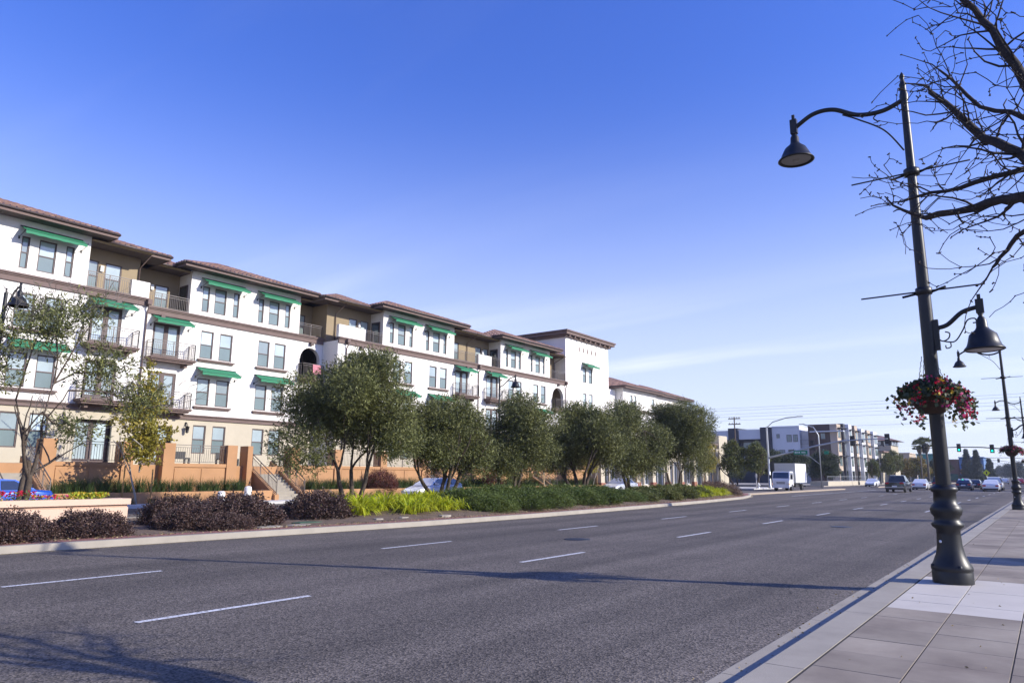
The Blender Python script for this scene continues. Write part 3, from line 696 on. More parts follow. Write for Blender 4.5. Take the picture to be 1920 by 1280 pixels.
# ------------------------------------------------------------------ podium terrace in orange stucco
pod = thing('terrace_wall', 'orange stucco terrace wall with pillars, black railings and steps below the apartments', 'wall')
XP = -39.0
def pstretch(y0, y1, rail=True, panel_lines=()):
    m = MB(); m.box(XP-.3,XP,y0,y1,0,2.0); m.box(XP-.34,XP+.06,y0,y1,2.0,2.2)
    ysl = [y0, *panel_lines, y1]
    for a, c in zip(ysl, ysl[1:]): m.box(XP,XP+.035,a+.07,c-.07,.5,1.93)
    m.build('wall_panel', 'stucco_orange', pod)
    if rail:
        r = MB(); railing_mesh(r, (XP-.14,y0+.03,2.2), (XP-.14,y1-.03,2.2), 1.03, .125); r.build('railing', 'rail_grey', pod)
def pillar(y0, y1, z=3.3, d=.75):
    m = MB(); m.box(XP-d,XP+.1,y0,y1,0,z); m.build('pillar', 'stucco_orange', pod)
for a, c in ((14.2,14.82),(17.97,18.55),(20.15,20.8),(23.98,24.62),(25.32,25.66),(28.5,29.15),(32.0,32.6),(36.2,36.8),(40.5,41.1),(42.4,43.0),(46.5,47.1),(50.5,51.1),(54.5,55.1),(56.4,57.0),(60.5,61.1),(64.6,65.2)): pillar(a, c)
for a, c, pl in ((14.82,17.97,(16.37,)),(20.8,23.98,(22.4,)),(29.15,32.0,(30.6,)),(32.6,36.2,(34.4,)),(36.8,40.5,(38.6,)),(43.0,46.5,(44.8,)),(47.1,50.5,(48.8,)),(51.1,54.5,(52.8,)),(57.0,60.5,(58.8,)),(61.1,64.6,(62.8,))): pstretch(a, c, True, pl)
m = MB(); m.box(-45.5,XP-.345,2,66.3,0,2.1); m.build('terrace_floor', 'stucco_orange', pod); m = MB(); m.box(-45.4,XP-.4,2.1,66.2,2.1,2.112); m.build('terrace_paving', 'concrete', pod)
def stair(y0, y1, x0=-36.9, dirn=-1, parent=pod):
    """flight rising towards the building between sloping orange stringers"""
    n = 12; tr = .29; rs = 2.0/n
    s = MB()
    for i in range(n): s.box(x0-tr*i-tr, x0-tr*i-.0 if i else x0, y0, y1, .12, .13+rs*(i+1)) if i == 0 else s.box(x0-tr*(i+1), x0-tr*i+.02, y0, y1, .12, .13+rs*(i+1))
    s.build('steps', 'concrete', parent)
    xt = x0 - tr*n
    g = MB()
    for y in (y0-.28, y1):
        v = [(x0+.12,y,0),(x0+.12,y,.42),(xt,y,2.45),(xt,y,0)]
        g.add(v + [(x,y+.28,z) for x,_,z in v], [(3,2,1,0),(4,5,6,7),(0,1,5,4),(1,2,6,5),(2,3,7,6),(3,0,4,7)])
    g.build('stringer', 'stucco_orange', parent)
    r = MB()
    for y in (y0-.14, y1+.14):
        a = Vector((x0+.05,y,.42)); c = Vector((xt+.05,y,2.4)); up = Vector((0,0,1))
        for h in (.92,.72,.12): r.bar(a+up*h, c+up*h, .04 if h > .9 else .025)
        for i in range(25): q = a + (c-a)*i/24; r.bar(q, q+up*(.9 if i % 6 == 0 else .72), .04 if i % 6 == 0 else .016)
    r.build('handrail', 'rail_grey', parent)
for y0, y1 in ((26.2,27.9),(12.2,13.8),(41.3,42.2),(55.3,56.2)): stair(y0, y1)
lantern(apt, XB, 24.02, 4.35); lantern(apt, XA, 16.2, 4.35); lantern(apt, XA, 39.4, 4.35); lantern(apt, XA, 55.1, 4.35)
# outdoor benches and pots glimpsed on the terrace
for i, y in enumerate((22.0, 25.3, 30.0)):
    m = MB(); m.box(-42.4,-41.8,y,y+1.3,2.5,2.58); m.box(-42.4,-42.3,y,y+.1,2.1,2.5); m.box(-42.4,-42.3,y+1.2,y+1.3,2.1,2.5); m.box(-41.9,-41.8,y,y+.1,2.1,2.5); m.box(-41.9,-41.8,y+1.2,y+1.3,2.1,2.5); m.box(-42.42,-42.36,y,y+1.3,2.58,2.95)
    m.build('terrace_bench', 'plastic_black', None, label='dark outdoor bench standing on the railed terrace', cat='bench', group='terrace benches')
# low seat wall in front, planting bed behind
lw = MB(); lw.box(-37.25,-37.0,2,25.9,0,.70); lw.box(-37.25,-37.0,28.2,40.9,0,.70); lw.box(-37.25,-37.0,42.6,66,0,.70)
lw.build('low_wall', 'stucco_orange', None, label='low orange stucco wall edging the pavement below the terrace', cat='wall')
m = MB(); m.box(-39.0,-37.26,2,25.85,0,.62); m.box(-39.0,-37.26,28.25,40.85,0,.62); m.box(-39.0,-37.26,42.65,66,0,.62); m.build('planting_bed', 'soil', None, kind='structure')
# ------------------------------------------------------------------ vegetation
import numpy as np
rng = np.random.default_rng(11)
def unitv(a): return a / np.maximum(1e-9, np.linalg.norm(a, axis=-1, keepdims=True))
def leaf_quads(pos, dirs, L, W, bend=0.0):
    """rhombic leaves: pos (n,3), dirs (n,3) pointing from base to tip"""
    n = len(pos); d = unitv(dirs); side = unitv(np.cross(d, rng.normal(size=(n, 3)))); nrm = np.cross(d, side)
    L = np.broadcast_to(np.asarray(L, float), (n,))[:, None]; W = np.broadcast_to(np.asarray(W, float), (n,))[:, None]
    mid = pos + d*L*.45 + nrm*L*bend
    v = np.stack([pos, mid + side*W*.5, pos + d*L, mid - side*W*.5], 1).reshape(-1, 3)
    return v, np.arange(4*n).reshape(-1, 4)
def np_mesh(name, parts, mats):
    """parts: list of (verts, quads, material index)"""
    vs, fs, mi, o = [], [], [], 0
    for v, f, m in parts:
        vs.append(v); fs.append(f + o); mi.append(np.full(len(f), m)); o += len(v)
    vs = np.concatenate(vs); fs = np.concatenate(fs); mi = np.concatenate(mi)
    me = bpy.data.meshes.new(name); me.vertices.add(len(vs)); me.vertices.foreach_set('co', vs.astype(np.float32).ravel())
    me.loops.add(fs.size); me.loops.foreach_set('vertex_index', fs.astype(np.int32).ravel())
    me.polygons.add(len(fs)); me.polygons.foreach_set('loop_start', np.arange(0, fs.size, 4, dtype=np.int32))
    me.polygons.foreach_set('material_index', mi.astype(np.int32))
    for m in mats: me.materials.append(MATS[m])
    me.update(calc_edges=True); me.validate()
    return me
def lobe_points(lobes, n, shell=0.55):
    """points in a union of ellipsoid lobes, biased to the outside; returns points and outward directions"""
    wts = np.array([r[0]*r[1]*r[2] for _, r in lobes]) ** .75; wts /= wts.sum()
    idx = rng.choice(len(lobes), n, p=wts)
    d = unitv(rng.normal(size=(n, 3))); rad = (shell + (1-shell)*rng.random(n) ** .6)
    rad = np.where(rng.random(n) < .22, rng.random(n) ** .5 * shell, rad)
    c = np.array([l[0] for l in lobes])[idx]; r = np.array([l[1] for l in lobes])[idx]
    rad = rad * (1 + .18*np.sin(d[:, 0]*7 + idx) * np.cos(d[:, 1]*6 + 2*idx))
    return c + d*r*rad[:, None], d
def sprigs(pos, out, k, length, L, W, droop=0.0, upb=0.35):
    n = len(pos); ax = unitv(out*.7 + rng.normal(size=(n, 3))*.55 + np.array([0, 0, upb]))
    ps, ds = [], []
    for i in range(k):
        t = (i+.5)/k; p = pos + ax*length*t; p[:, 2] -= droop*t*t*length
        d = unitv(ax*.8 + rng.normal(size=(n, 3))*.7); ps.append(p); ds.append(d)
    p = np.concatenate(ps); d = np.concatenate(ds)
    return leaf_quads(p, d, L*(.7 + .6*rng.random(len(p))), W*(.7 + .6*rng.random(len(p))))
def limb(mb, p, d, length, r, depth, tips, spread=.6, n=5, up=.15, wob=.18, ratio=.68, kids=(2, 3), minr=.006):
    p = Vector(p); d = Vector(d).normalized(); pts = [p.copy()]; rs = [r]; seg = 4
    for i in range(seg):
        d = (d + Vector((uni(-wob, wob), uni(-wob, wob), uni(-wob, wob) + up*.25))).normalized(); p = p + d*length/seg; pts.append(p.copy()); rs.append(max(minr, r*(1-.38*(i+1)/seg)))
    mb.tube(pts, rs, n if depth > 1 else 4, 0, caps=False)
    if depth <= 0: tips.append((p.copy(), d.copy())); return
    for _ in range(random.randint(*kids)):
        nd = (d + Vector((uni(-1, 1), uni(-1, 1), uni(-.5, .9)))*spread).normalized()
        limb(mb, pts[-1] if rnd() < .7 else pts[-2], nd, length*uni(.6, .9), rs[-1]*uni(.62, .85), depth-1, tips, spread, n, up, wob, ratio, kids, minr)
def make_tree(name, label, cat, stems, lobes, nleaf, leafm, barkm, sprig=(5, .32, .11, .03), group=None, shell=.55, extra=None, upb=.35, droop=0):
    root = thing(name, label, cat, (0, 0, 0), 0, group)
    tr = MB(); tips = []
    for (base, d, L, r, depth) in stems: limb(tr, base, d, L, r, depth, tips)
    # leaders reach into every lobe so that no lobe floats
    for c, r in lobes:
        c = Vector(c)
        if tips:
            t = min(tips, key=lambda q: (q[0]-c).length); a = t[0]
            mid = (a+c)/2 + Vector((uni(-.2, .2), uni(-.2, .2), uni(-.1, .2))); tr.tube([a, mid, c], [.03, .022, .012], 5, 0, caps=False)
            for _ in range(3):
                e = c + Vector((uni(-1, 1)*r[0], uni(-1, 1)*r[1], uni(-.6, 1)*r[2]))*.75; tr.tube([mid, (mid+e)/2 + Vector((0, 0, .1)), e], [.018, .012, .006], 4, 0, caps=False)
    tr.build('trunk', barkm, root)
    pos, out = lobe_points([(tuple(c), r) for c, r in lobes], nleaf, shell)
    v, f = sprigs(pos, out, *sprig, droop=droop, upb=upb)
    link('crown', np_mesh('crown', [(v, f, 0)], [leafm]), root)
    return root
def olive_lobes(R_, zc, hz, n, seed):
    random.seed(seed); L = [((0, 0, zc), (R_*.50, R_*.50, hz*.55))]
    for i in range(int(n*1.7)):
        a = 2*math.pi*i/(n*.85) + uni(-.4, .4); q = R_*uni(.40, .76); rr = R_*uni(.26, .38)
        L.append(((q*math.cos(a), q*math.sin(a), zc + uni(-.62, .5)*hz), (rr, rr, rr*uni(.7, .95))))
    for i in range(int(n*.7)):
        a = uni(0, 6.28); q = R_*uni(.05, .5); rr = R_*uni(.22, .34); L.append(((q*math.cos(a), q*math.sin(a), zc + hz*uni(.35, .8)), (rr, rr, rr)))
    return L
def olive(name, label, R_, H, seed, nleaf, base_h=1.5, group='olive trees in the planted median', stems=3, lobes=None, shell=.55):
    random.seed(seed); st = []
    for i in range(stems):
        a = 2*math.pi*i/stems + uni(-.4, .4); st.append(((.12*math.cos(a), .12*math.sin(a), -.3), (math.cos(a)*.45, math.sin(a)*.45, 1), base_h + .5, .13 if stems > 1 else .2, 2))
    zc = (base_h + H)/2 - .15; hz = (H - base_h)/2 + .2
    return make_tree(name, label, 'tree', st, lobes or olive_lobes(R_, zc, hz, 9, seed), nleaf, 'leaf_olive', 'bark', (5, .36, .15, .04), group, shell)
def place(o, x, y, z=0, rz=0, s=1.0):
    o.location = (x, y, z); o.rotation_euler = (0, 0, rz); o.scale = (s, s, s); return o
def dup(o, label, x, y, z=0, rz=0, s=1.0, group=None):
    c = copy_tree(o); c['label'] = label
    if group: c['group'] = group
    return place(c, x, y, z, rz, s)
oA = olive('olive_tree', 'largest bushy olive tree, beside the purple shrubs, hiding the arched balconies', 3.3, 6.9, 3, 19000, 1.45)
place(oA, -24.2, 20.9, .3, .4)
oB = olive('olive_tree', 'olive tree with several thin stems in front of the parked white hatchback', 2.7, 5.0, 9, 11500, 1.35, stems=4)
place(oB, -24.0, 26.4, .35, 1.0)
oC = olive('olive_tree', 'olive tree rising from the clipped juniper hedge beside the median lamp post', 2.75, 5.3, 17, 11500, 1.35, stems=2)
place(oC, -23.9, 32.2, .4, 2.2)
dup(oB, 'multi-stemmed olive tree in the middle of the juniper hedge', -24.0, 39.3, .35, 2.6, 1.16)
dup(oC, 'wide olive tree with a forked trunk above the parked silver sedan', -23.8, 45.6, .3, 5.2, 1.16)
dup(oA, 'end olive tree beside the yellow-green strap plants before the dark mound', -23.2, 52.3, .3, 3.5, 1.02)
# sparse pruned olive behind the cream planter
random.seed(5)
lob = [((-.4,-.9,4.3),(.9,.9,.6)),((.6,.3,5.6),(1.0,.9,.7)),((.2,1.9,4.6),(1.15,1.1,.75)),((1.4,2.5,3.6),(.95,.9,.55)),((-1.2,.6,6.4),(.9,.9,.6)),((.9,-1.2,5.3),(.8,.8,.5)),((.3,1.2,6.4),(.7,.8,.5)),((-.8,-1.8,5.2),(.9,.9,.6)),((1.2,.9,2.6),(.7,.7,.4))]
oS = olive('olive_tree', 'sparse open olive tree with crooked limbs behind the cream planter wall', 2.6, 7.0, 23, 2300, 1.6, lobes=lob, stems=3, shell=.2)
place(oS, -24.3, 8.3, .3, 0)
# bare twigs of the sparse olive
tw = MB(); tips = []
for c, r in lob:
    for _ in range(5): limb(tw, Vector(c) + Vector((uni(-.5,.5), uni(-.5,.5), uni(-.3,.3))), (uni(-1,1), uni(-1,1), uni(-.2,.9)), uni(.6,1.0), .012, 2, tips, .7, 4)
tw.build('twigs', 'bark_grey', oS, kind='stuff')
# young staked sycamore
random.seed(31)
syl = [((0,0,2.6),(.75,.75,.5)),((.3,.2,3.4),(.9,.9,.6)),((-.3,-.3,4.2),(.85,.85,.6)),((.1,.2,5.0),(.65,.65,.6)),((0,0,5.8),(.45,.45,.6)),((-.7,.4,3.0),(.5,.5,.4)),((.8,-.3,2.5),(.55,.5,.35)),((0,0,6.5),(.25,.25,.45))]
syc = make_tree('sycamore_tree', 'young sycamore with yellow-green leaves tied between two wooden stakes', 'tree', [((0,0,0),(.02,.02,1),1.9,.055,2),((0,0,1.6),(0,.05,1),3.6,.04,1)], [(c, tuple(1.3*q for q in r)) for c, r in syl], 1500, 'leaf_sycamore', 'bark_pale', (3,.35,.15,.13), None, .1)
place(syc, -36.4, 17.7, .1)
for sx_, sy_, sh_ in ((.45,.45,1.75),(-.45,-.5,1.9)):
    s = MB(); s.tube([(sx_,sy_,-.1),(sx_,sy_,sh_)], .035, 6); s.build('stake', 'stake', syc)
# sycamores further along
for i, (x, y, sc, lab) in enumerate([(-36.3,47,.75,'small yellowing sycamore in front of the orange terrace beside the red shrubs'),(-36.4,53.5,.85,'small sycamore with yellow leaves by the last terrace steps'),(-36.2,61.5,.85,'small golden sycamore next to the beige arcade start'),(-35.9,71,.8,'thin sycamore on the pavement before the arcade arch'),(-35.5,90,1.0,'slim sycamore in front of the end bays of the arcade')]):
    c = dup(syc, lab, x, y, .1, i*1.3, sc)
# ---- shrubs
def dome_pts(n, rx, ry, h):
    d = unitv(rng.normal(size=(n, 3))); d[:, 2] = np.abs(d[:, 2])
    rad = .80 + .2*rng.random(n); b = 1 + .13*np.sin(d[:, 0]*9)*np.cos(d[:, 1]*8) + .08*np.sin(d[:, 1]*17 + d[:, 2]*9)
    rad = np.where(rng.random(n) < .25, rad*rng.random(n) ** .4, rad)
    p = d*np.array([rx, ry, h])*(rad*b)[:, None]
    return p, d
def shrub_mesh(name, n, L, W, leafm, k=4, length=.16, twig=True, rx=1, ry=1, h=.75):
    p, d = dome_pts(n, rx, ry, h); v, f = sprigs(p, d, k, length, L, W)
    parts = [(v, f, 0)]
    if twig:
        m = 500; q, e = dome_pts(m, rx*.9, ry*.9, h*.85); base = q*np.array([.12, .12, 0]); dd = q - base
        side = unitv(np.cross(dd, rng.normal(size=(m, 3))))*.006
        v2 = np.stack([base-side, base+side, q+side*.4, q-side*.4], 1).reshape(-1, 3); parts.append((v2, np.arange(4*m).reshape(-1, 4), 1))
    return np_mesh(name, parts, [leafm, 'twig_brown'])
pm = [shrub_mesh('foliage', 4200, .055, .032, 'leaf_purple', 4, .14) for _ in range(3)]
def shrub(name, label, me, x, y, sx, sy, sz, rz=0, z=None, group=None, cat='shrub'):
    # leaves and stems are one mesh of small pieces
    z = mound(x, y) - .05 if z is None else z
    o = link(name, me, None, (x, y, z), (0, 0, rz), (sx, sy, sz), label, cat, group); return o
PG = 'dark purple shrubs along the kerb'
for i, (x, y, sx, sy, sz, lab) in enumerate([
    (-19.6,4.9,1.0,1.1,1.0,'dark purple shrub at the outer end of the row before the cream planter'),
    (-19.5,6.5,1.0,1.1,1.0,'broad dark purple shrub below the red flowers of the planter'),
    (-19.6,8.4,.95,1.0,.9,'rounded dark purple shrub under the yellow-green planter flowers'),
    (-20.0,11.3,1.0,1.0,.95,'low dark purple shrub just past the planter corner'),
    (-21.9,11.9,1.0,1.2,1.25,'dark purple shrub behind others, beside the planter end'),
    (-20.2,12.9,1.3,1.4,1.35,'largest dark purple shrub, in front of the white pedestal'),
    (-19.0,11.9,.7,.9,.7,'small dark purple shrub at the brick edging next to the stepping stones'),
    (-20.6,16.3,1.15,1.3,1.25,'dark purple shrub between the stepping stones and the bright strap plants')]):
    shrub('purple_shrub', lab, pm[i % 3], x, y, sx, sy, sz*.86, i*1.1, group=PG)
# dark brown mound at the median tip
shrub('mounded_shrub', 'round brown leafless-looking shrub mound at the tip of the median', shrub_mesh('foliage', 4500, .06, .02, 'twig_brown', 4, .2), -21.9, 57.3, 1.7, 2.4, 1.25, 0, .15)
jm = [shrub_mesh('foliage', 5200, .085, .016, 'leaf_juniper', 5, .22, h=.7) for _ in range(2)]
bt = []
for i, (x, y, sx, sy, sz) in enumerate([(-18.9,22.6,1.0,1.25,1.3),(-20.6,22.9,1.3,1.3,1.45),(-19.2,24.8,1.15,1.5,1.35),(-21.2,25.6,1.4,1.5,1.5),(-19.3,27.4,1.15,1.6,1.35),(-21.3,28.8,1.4,1.6,1.5),(-19.5,30.1,1.15,1.6,1.35),(-21.4,32.0,1.4,1.7,1.45),(-19.7,32.9,1.15,1.6,1.3),(-21.5,35.2,1.4,1.7,1.4),(-19.9,35.6,1.1,1.5,1.2)]):
    lab = 'feathery green juniper bush in the dense low hedge along the kerb'
    if i == 0: lab = 'juniper bush at the bare-soil end of the low hedge by the kerb'
    shrub('juniper_bush', lab, jm[i % 2], x, y + 1.3, sx, sy, sz*.66, i*.9, group='juniper hedge bushes')
gm = shrub_mesh('foliage', 3600, .075, .045, 'leaf_mid', 4, .16)
for i, (x, y, s_) in enumerate([(-19.7,38.4,1.0),(-20.6,40.2,1.15),(-19.8,42.0,1.1),(-20.9,43.6,1.2),(-20.1,45.4,1.1),(-21.2,47.0,1.2),(-20.6,48.9,1.05)]):
    shrub('leafy_bush', 'glossy mid green bush between the juniper hedge and the yellow strap plants', gm, x, y + .8, s_*.95, s_*1.1, s_*.72, i*1.7, group='glossy green bushes in the median')
rm = shrub_mesh('foliage', 3800, .05, .025, 'leaf_red', 4, .16, h=1.0)
for x, y, s_, lab in [(-37.9,35.3,1.25,'dark red rounded shrub against the orange terrace wall, behind the hatchback'),(-37.9,47.7,1.1,'russet rounded shrub by a terrace pillar near the median lamp post'),(-30.5,77,.9,'red-leaved shrub near the arcade end')]:
    shrub('red_shrub', lab, rm, x, y, s_, s_, s_*1.05, x, .55 if x < -35 else .1)
# ---- strap-leaved clumps (agapanthus-like) and grasses
def strap_mesh(n, L, W, arch, leafm, seg=4, spread=.25, dry=None):
    az = rng.random(n)*2*np.pi; base = np.stack([np.cos(az), np.sin(az), np.zeros(n)], 1)*rng.random(n)[:, None]*spread
    tilt = .25 + arch*rng.random(n); out = np.stack([np.cos(az + rng.normal(size=n)*.4), np.sin(az + rng.normal(size=n)*.4), np.zeros(n)], 1)
    side = np.cross(out, [0, 0, 1]); ln = L*(.6 + .5*rng.random(n)); rows = []
    for i in range(seg+1):
        t = i/seg; ang = tilt*(.4 + 1.5*t*t*arch); r = np.sin(np.clip(ang, 0, 2.3))*ln*t; z = np.cos(np.clip(ang, 0, 2.3))*ln*t
        c = base + out*r[:, None]; c[:, 2] += np.maximum(z, .02); w = W*(1 - t**2*.9)/2
        rows.append((c - side*w, c + side*w))
    v = np.stack([q for r in rows for q in r], 1).reshape(-1, 3); k = 2*(seg+1)
    f = np.array([[2*i, 2*i+1, 2*i+3, 2*i+2] for i in range(seg)]); f = (np.arange(n)[:, None, None]*k + f[None]).reshape(-1, 4)
    parts = [(v, f, 0)]; ms = [leafm]
    return np_mesh('leaves', parts, ms)
am = [strap_mesh(95, .62, .05, .95, 'leaf_strap') for _ in range(3)]
spots = []
random.seed(41)
for i in range(42):
    y = 17.6 + (i % 14)*.62 + uni(-.25, .25); x = -18.75 - (i//14)*1.2 - uni(0, .6) - .12*(y-17)
    if y < 19 and x > -20: x -= .9
    if y > 23.2 and x > -22.2: x = -22.6 - uni(0, 1.5)
    spots.append((x, y))
for i in range(26): spots.append((kx(48.5 + (i//3)*.8) - 1.3 - (i % 3)*.75 - uni(0, .4), 48.5 + (i//3)*.8 + uni(-.3, .3)))
for i in range(8): spots.append((-22.8 - uni(0, 1.2), 24.5 + i*1.1))
for i, (x, y) in enumerate(spots):
    far = y > 40
    link('strap_plant', am[i % 3], None, (x, y, mound(x, y) - .03), (0, 0, uni(0, 6)), [uni(1.0, 1.4)]*3, 'yellow-green strap-leaved clump near the median tip' if far else 'yellow-green strap-leaved clump around the olive trunks in the median', 'plant', 'strap plants by the median tip' if far else 'strap plants under the olive trees')
gs = [strap_mesh(150, .62, .014, .45, 'leaf_grass', 3, .2) for _ in range(2)] + [strap_mesh(120, .6, .012, .6, 'leaf_dry', 3, .2)]
k = 0
for seg in ((14.6,25.2),(29.3,40.4),(43,65)):
    y = seg[0]
    while y < seg[1]:
        x = -38.3 + uni(-.25, .25)
        link('grass_clump', gs[k % 2], None, (x, y, .6), (0, 0, uni(0, 6)), (1.5, 1.5, uni(1.2, 1.7)), 'dark green grass clump in the raised bed below the orange terrace wall', 'grass', 'grass clumps in the raised bed'); y += uni(.45, .62); k += 1
random.seed(43)
for i in range(40):
    y = 12 + i*.9 + uni(-.3, .3)
    if 25.6 < y < 28.6: continue
    link('grass_tuft', gs[2 if rnd() < .4 else i % 2], None, (-36.65 + uni(-.1, .15), y, .12), (0, 0, uni(0, 6)), (.9, .9, uni(.7, 1.2)), 'loose grass tuft on the pavement side of the low orange wall', 'grass', 'grass tufts before the low wall')
for i in range(16):
    y = 62 + i*1.7; link('grass_tuft', gs[i % 2], None, (-34.7 + uni(-.3, .3), y, .02), (0, 0, uni(0, 6)), (1.3, 1.3, 1.1), 'green grass tuft in the strip before the arcade', 'grass', 'grass tufts before the arcade')
# stepping stones and litter on the soil
for i, (x, y, s_, c) in enumerate([(-18.75,13.0,.55,'pale'),(-18.8,14.2,.5,'pale'),(-19.3,14.9,.6,'green'),(-18.5,17.2,.25,'pale'),(-18.4,18.3,.22,'pale'),(-18.2,20.2,.35,'pale')]):
    m = MB(); n = 7; po = [(x + s_*uni(.75, 1)*math.cos(6.28*j/n)*.6, y + s_*uni(.75, 1)*math.sin(6.28*j/n)) for j in range(n)]
    m.prism(po, .12, mound(x, y) + .025); m.build('flat_stone', 'concrete' if c == 'pale' else 'box_green', None, label=('pale flat stone lying on the soil by the brick edging' if c == 'pale' else 'greenish flat utility lid among the pale stones'), cat='stone', group='flat stones by the kerb' if c == 'pale' else None)
# ---- cream planter wall with flowers
pl = thing('planter_wall', 'long cream stucco planter with a darker band and flowers along its top', 'planter')
m = MB(); m.box(-22.9,-22.3,-4,10.62,.05,.70); m.box(-22.95,-22.24,-4,10.66,.78,.95); m.build('planter_body', 'planter_cream', pl)
m = MB(); m.box(-22.88,-22.32,-4,10.6,.70,.78); m.build('planter_band', 'planter_band', pl)
def flower_mesh(name, cols, n, w, l, h, fs=.045, leafm='leaf_mid'):
    p = np.stack([(rng.random(n)-.5)*l*2, (rng.random(n)-.5)*w*2, rng.random(n)*h], 1); d = unitv(rng.normal(size=(n, 3)) + np.array([0, 0, .6]))
    v, f = leaf_quads(p, d, .09, .06); parts = [(v, f, 0)]; m = n//2
    for i, c in enumerate(cols):
        q = np.stack([(rng.random(m)-.5)*l*2, (rng.random(m)-.5)*w*2, h*(.6 + .6*rng.random(m))], 1)
        qq = np.repeat(q, 5, 0); v, f = leaf_quads(qq, rng.normal(size=(5*m, 3)), fs, fs); parts.append((v, f, i+1))
    return np_mesh(name, parts, [leafm] + cols)
fmr = flower_mesh('flowers', ['petal_red', 'petal_red'], 60, .22, .45, .22); fmp = flower_mesh('flowers', ['petal_pink', 'petal_yellow'], 50, .2, .5, .12); fmy = flower_mesh('flowers', ['leaf_yellowgreen', 'petal_yellow'], 200, .22, .5, .17, .04, 'leaf_yellowgreen')
for y, me, lab in [(5.5,fmr,'red flower clump in the cream planter, furthest from its end'),(6.9,fmp,'thin pink flower patch between red clumps in the planter'),(7.7,fmr,'bright red flower clump in the cream planter beside the blue car'),(8.6,fmp,'pink and yellow low flowers in the cream planter'),(9.55,fmy,'yellow-green foliage clump near the end of the cream planter')]:
    link('planter_flowers', me, None, (-22.58, y, .93), (0, 0, 1.57), None, lab, 'flowers')
# white utility pedestals by the low wall
for x, y, h, lab in ((-36.0,23.6,.85,'white rounded utility pedestal on the pavement, the taller one'),(-36.0,22.0,.6,'white utility pedestal on the pavement, the shorter one')):
    m = MB(); m.lathe([(.2,0),(.2,h*.85),(.17,h*.96),(.08,h),(.001,h)], (x,y,.13), 14); m.lathe([(.21,.5*h),(.21,.54*h)], (x,y,.13), 14); m.build('utility_pedestal', 'white_paint', None, label=lab, cat='pedestal')
# ------------------------------------------------------------------ vehicles (front towards local +Y)
def loft(mb, secs, mi=0, smooth=True, cap=True):
    n = len(secs[0]); vs = [p for s in secs for p in s]
    mb.add(vs, [(i*n+j, i*n+(j+1) % n, (i+1)*n+(j+1) % n, (i+1)*n+j)[::-1] for i in range(len(secs)-1) for j in range(n)], mi, smooth)
    if cap: mb.add(secs[0], [tuple(range(n))], mi); mb.add(secs[-1], [tuple(reversed(range(n)))], mi)
def autosmooth(o, ang=35):
    me = o.data
    try: me.set_sharp_from_angle(angle=R(ang))
    except Exception: pass
def wheel(parent, x, y, r, w=.22):
    s = 1 if x > 0 else -1
    m = MB(); prof = [(r*.62,-w/2),(r*.93,-w/2),(r,-w*.36),(r,w*.36),(r*.93,w/2),(r*.62,w/2)]
    def lx(mb, prof, mi=0, n=22):
        vs = [(x + s*z, y + rr*math.cos(2*math.pi*j/n), r + rr*math.sin(2*math.pi*j/n)) for rr, z in prof for j in range(n)]; k = len(prof)
        mb.add(vs, [(i*n+j, i*n+(j+1) % n, (i+1)*n+(j+1) % n, (i+1)*n+j) for i in range(k-1) for j in range(n)], mi, True)
    lx(m, prof); wo_ = m.build('wheel', 'rubber', parent)
    m = MB(); lx(m, [(r*.64,w*.40),(r*.60,w*.44),(r*.50,w*.34),(.001,w*.36)]); 
    for k in range(5):
        a = 2*math.pi*k/5; m.bar((x+s*w*.42,y+.05*math.cos(a),r+.05*math.sin(a)), (x+s*w*.44,y+r*.6*math.cos(a),r+r*.6*math.sin(a)), .07, .03)
    m.build('rim', 'rim', wo_)
    m = MB(); n = 18; X = x + s*(w/2 - .13)
    m.add([(X,y,r)] + [(X, y+r*1.17*math.cos(math.pi*j/n*1.2-.3), r+r*1.17*math.sin(math.pi*j/n*1.2-.3)) for j in range(n+1)], [(0,j+1,j+2) if s > 0 else (0,j+2,j+1) for j in range(n)])
    m.build('wheel_arch', 'plastic_black', parent)
def lerp(a, c, t): return tuple(p + (q-p)*t for p, q in zip(a, c))
def glass_quad(mb, a, b_, c, d, inset=.09, off=.008):
    A, B_, C_, D = map(Vector, (a, b_, c, d)); cen = (A+B_+C_+D)/4; nrm = (B_-A).cross(D-A).normalized()
    pts = [p + (cen-p)*inset + nrm*off for p in (A, B_, C_, D)]
    mb.add(pts, [(0,1,2,3)])
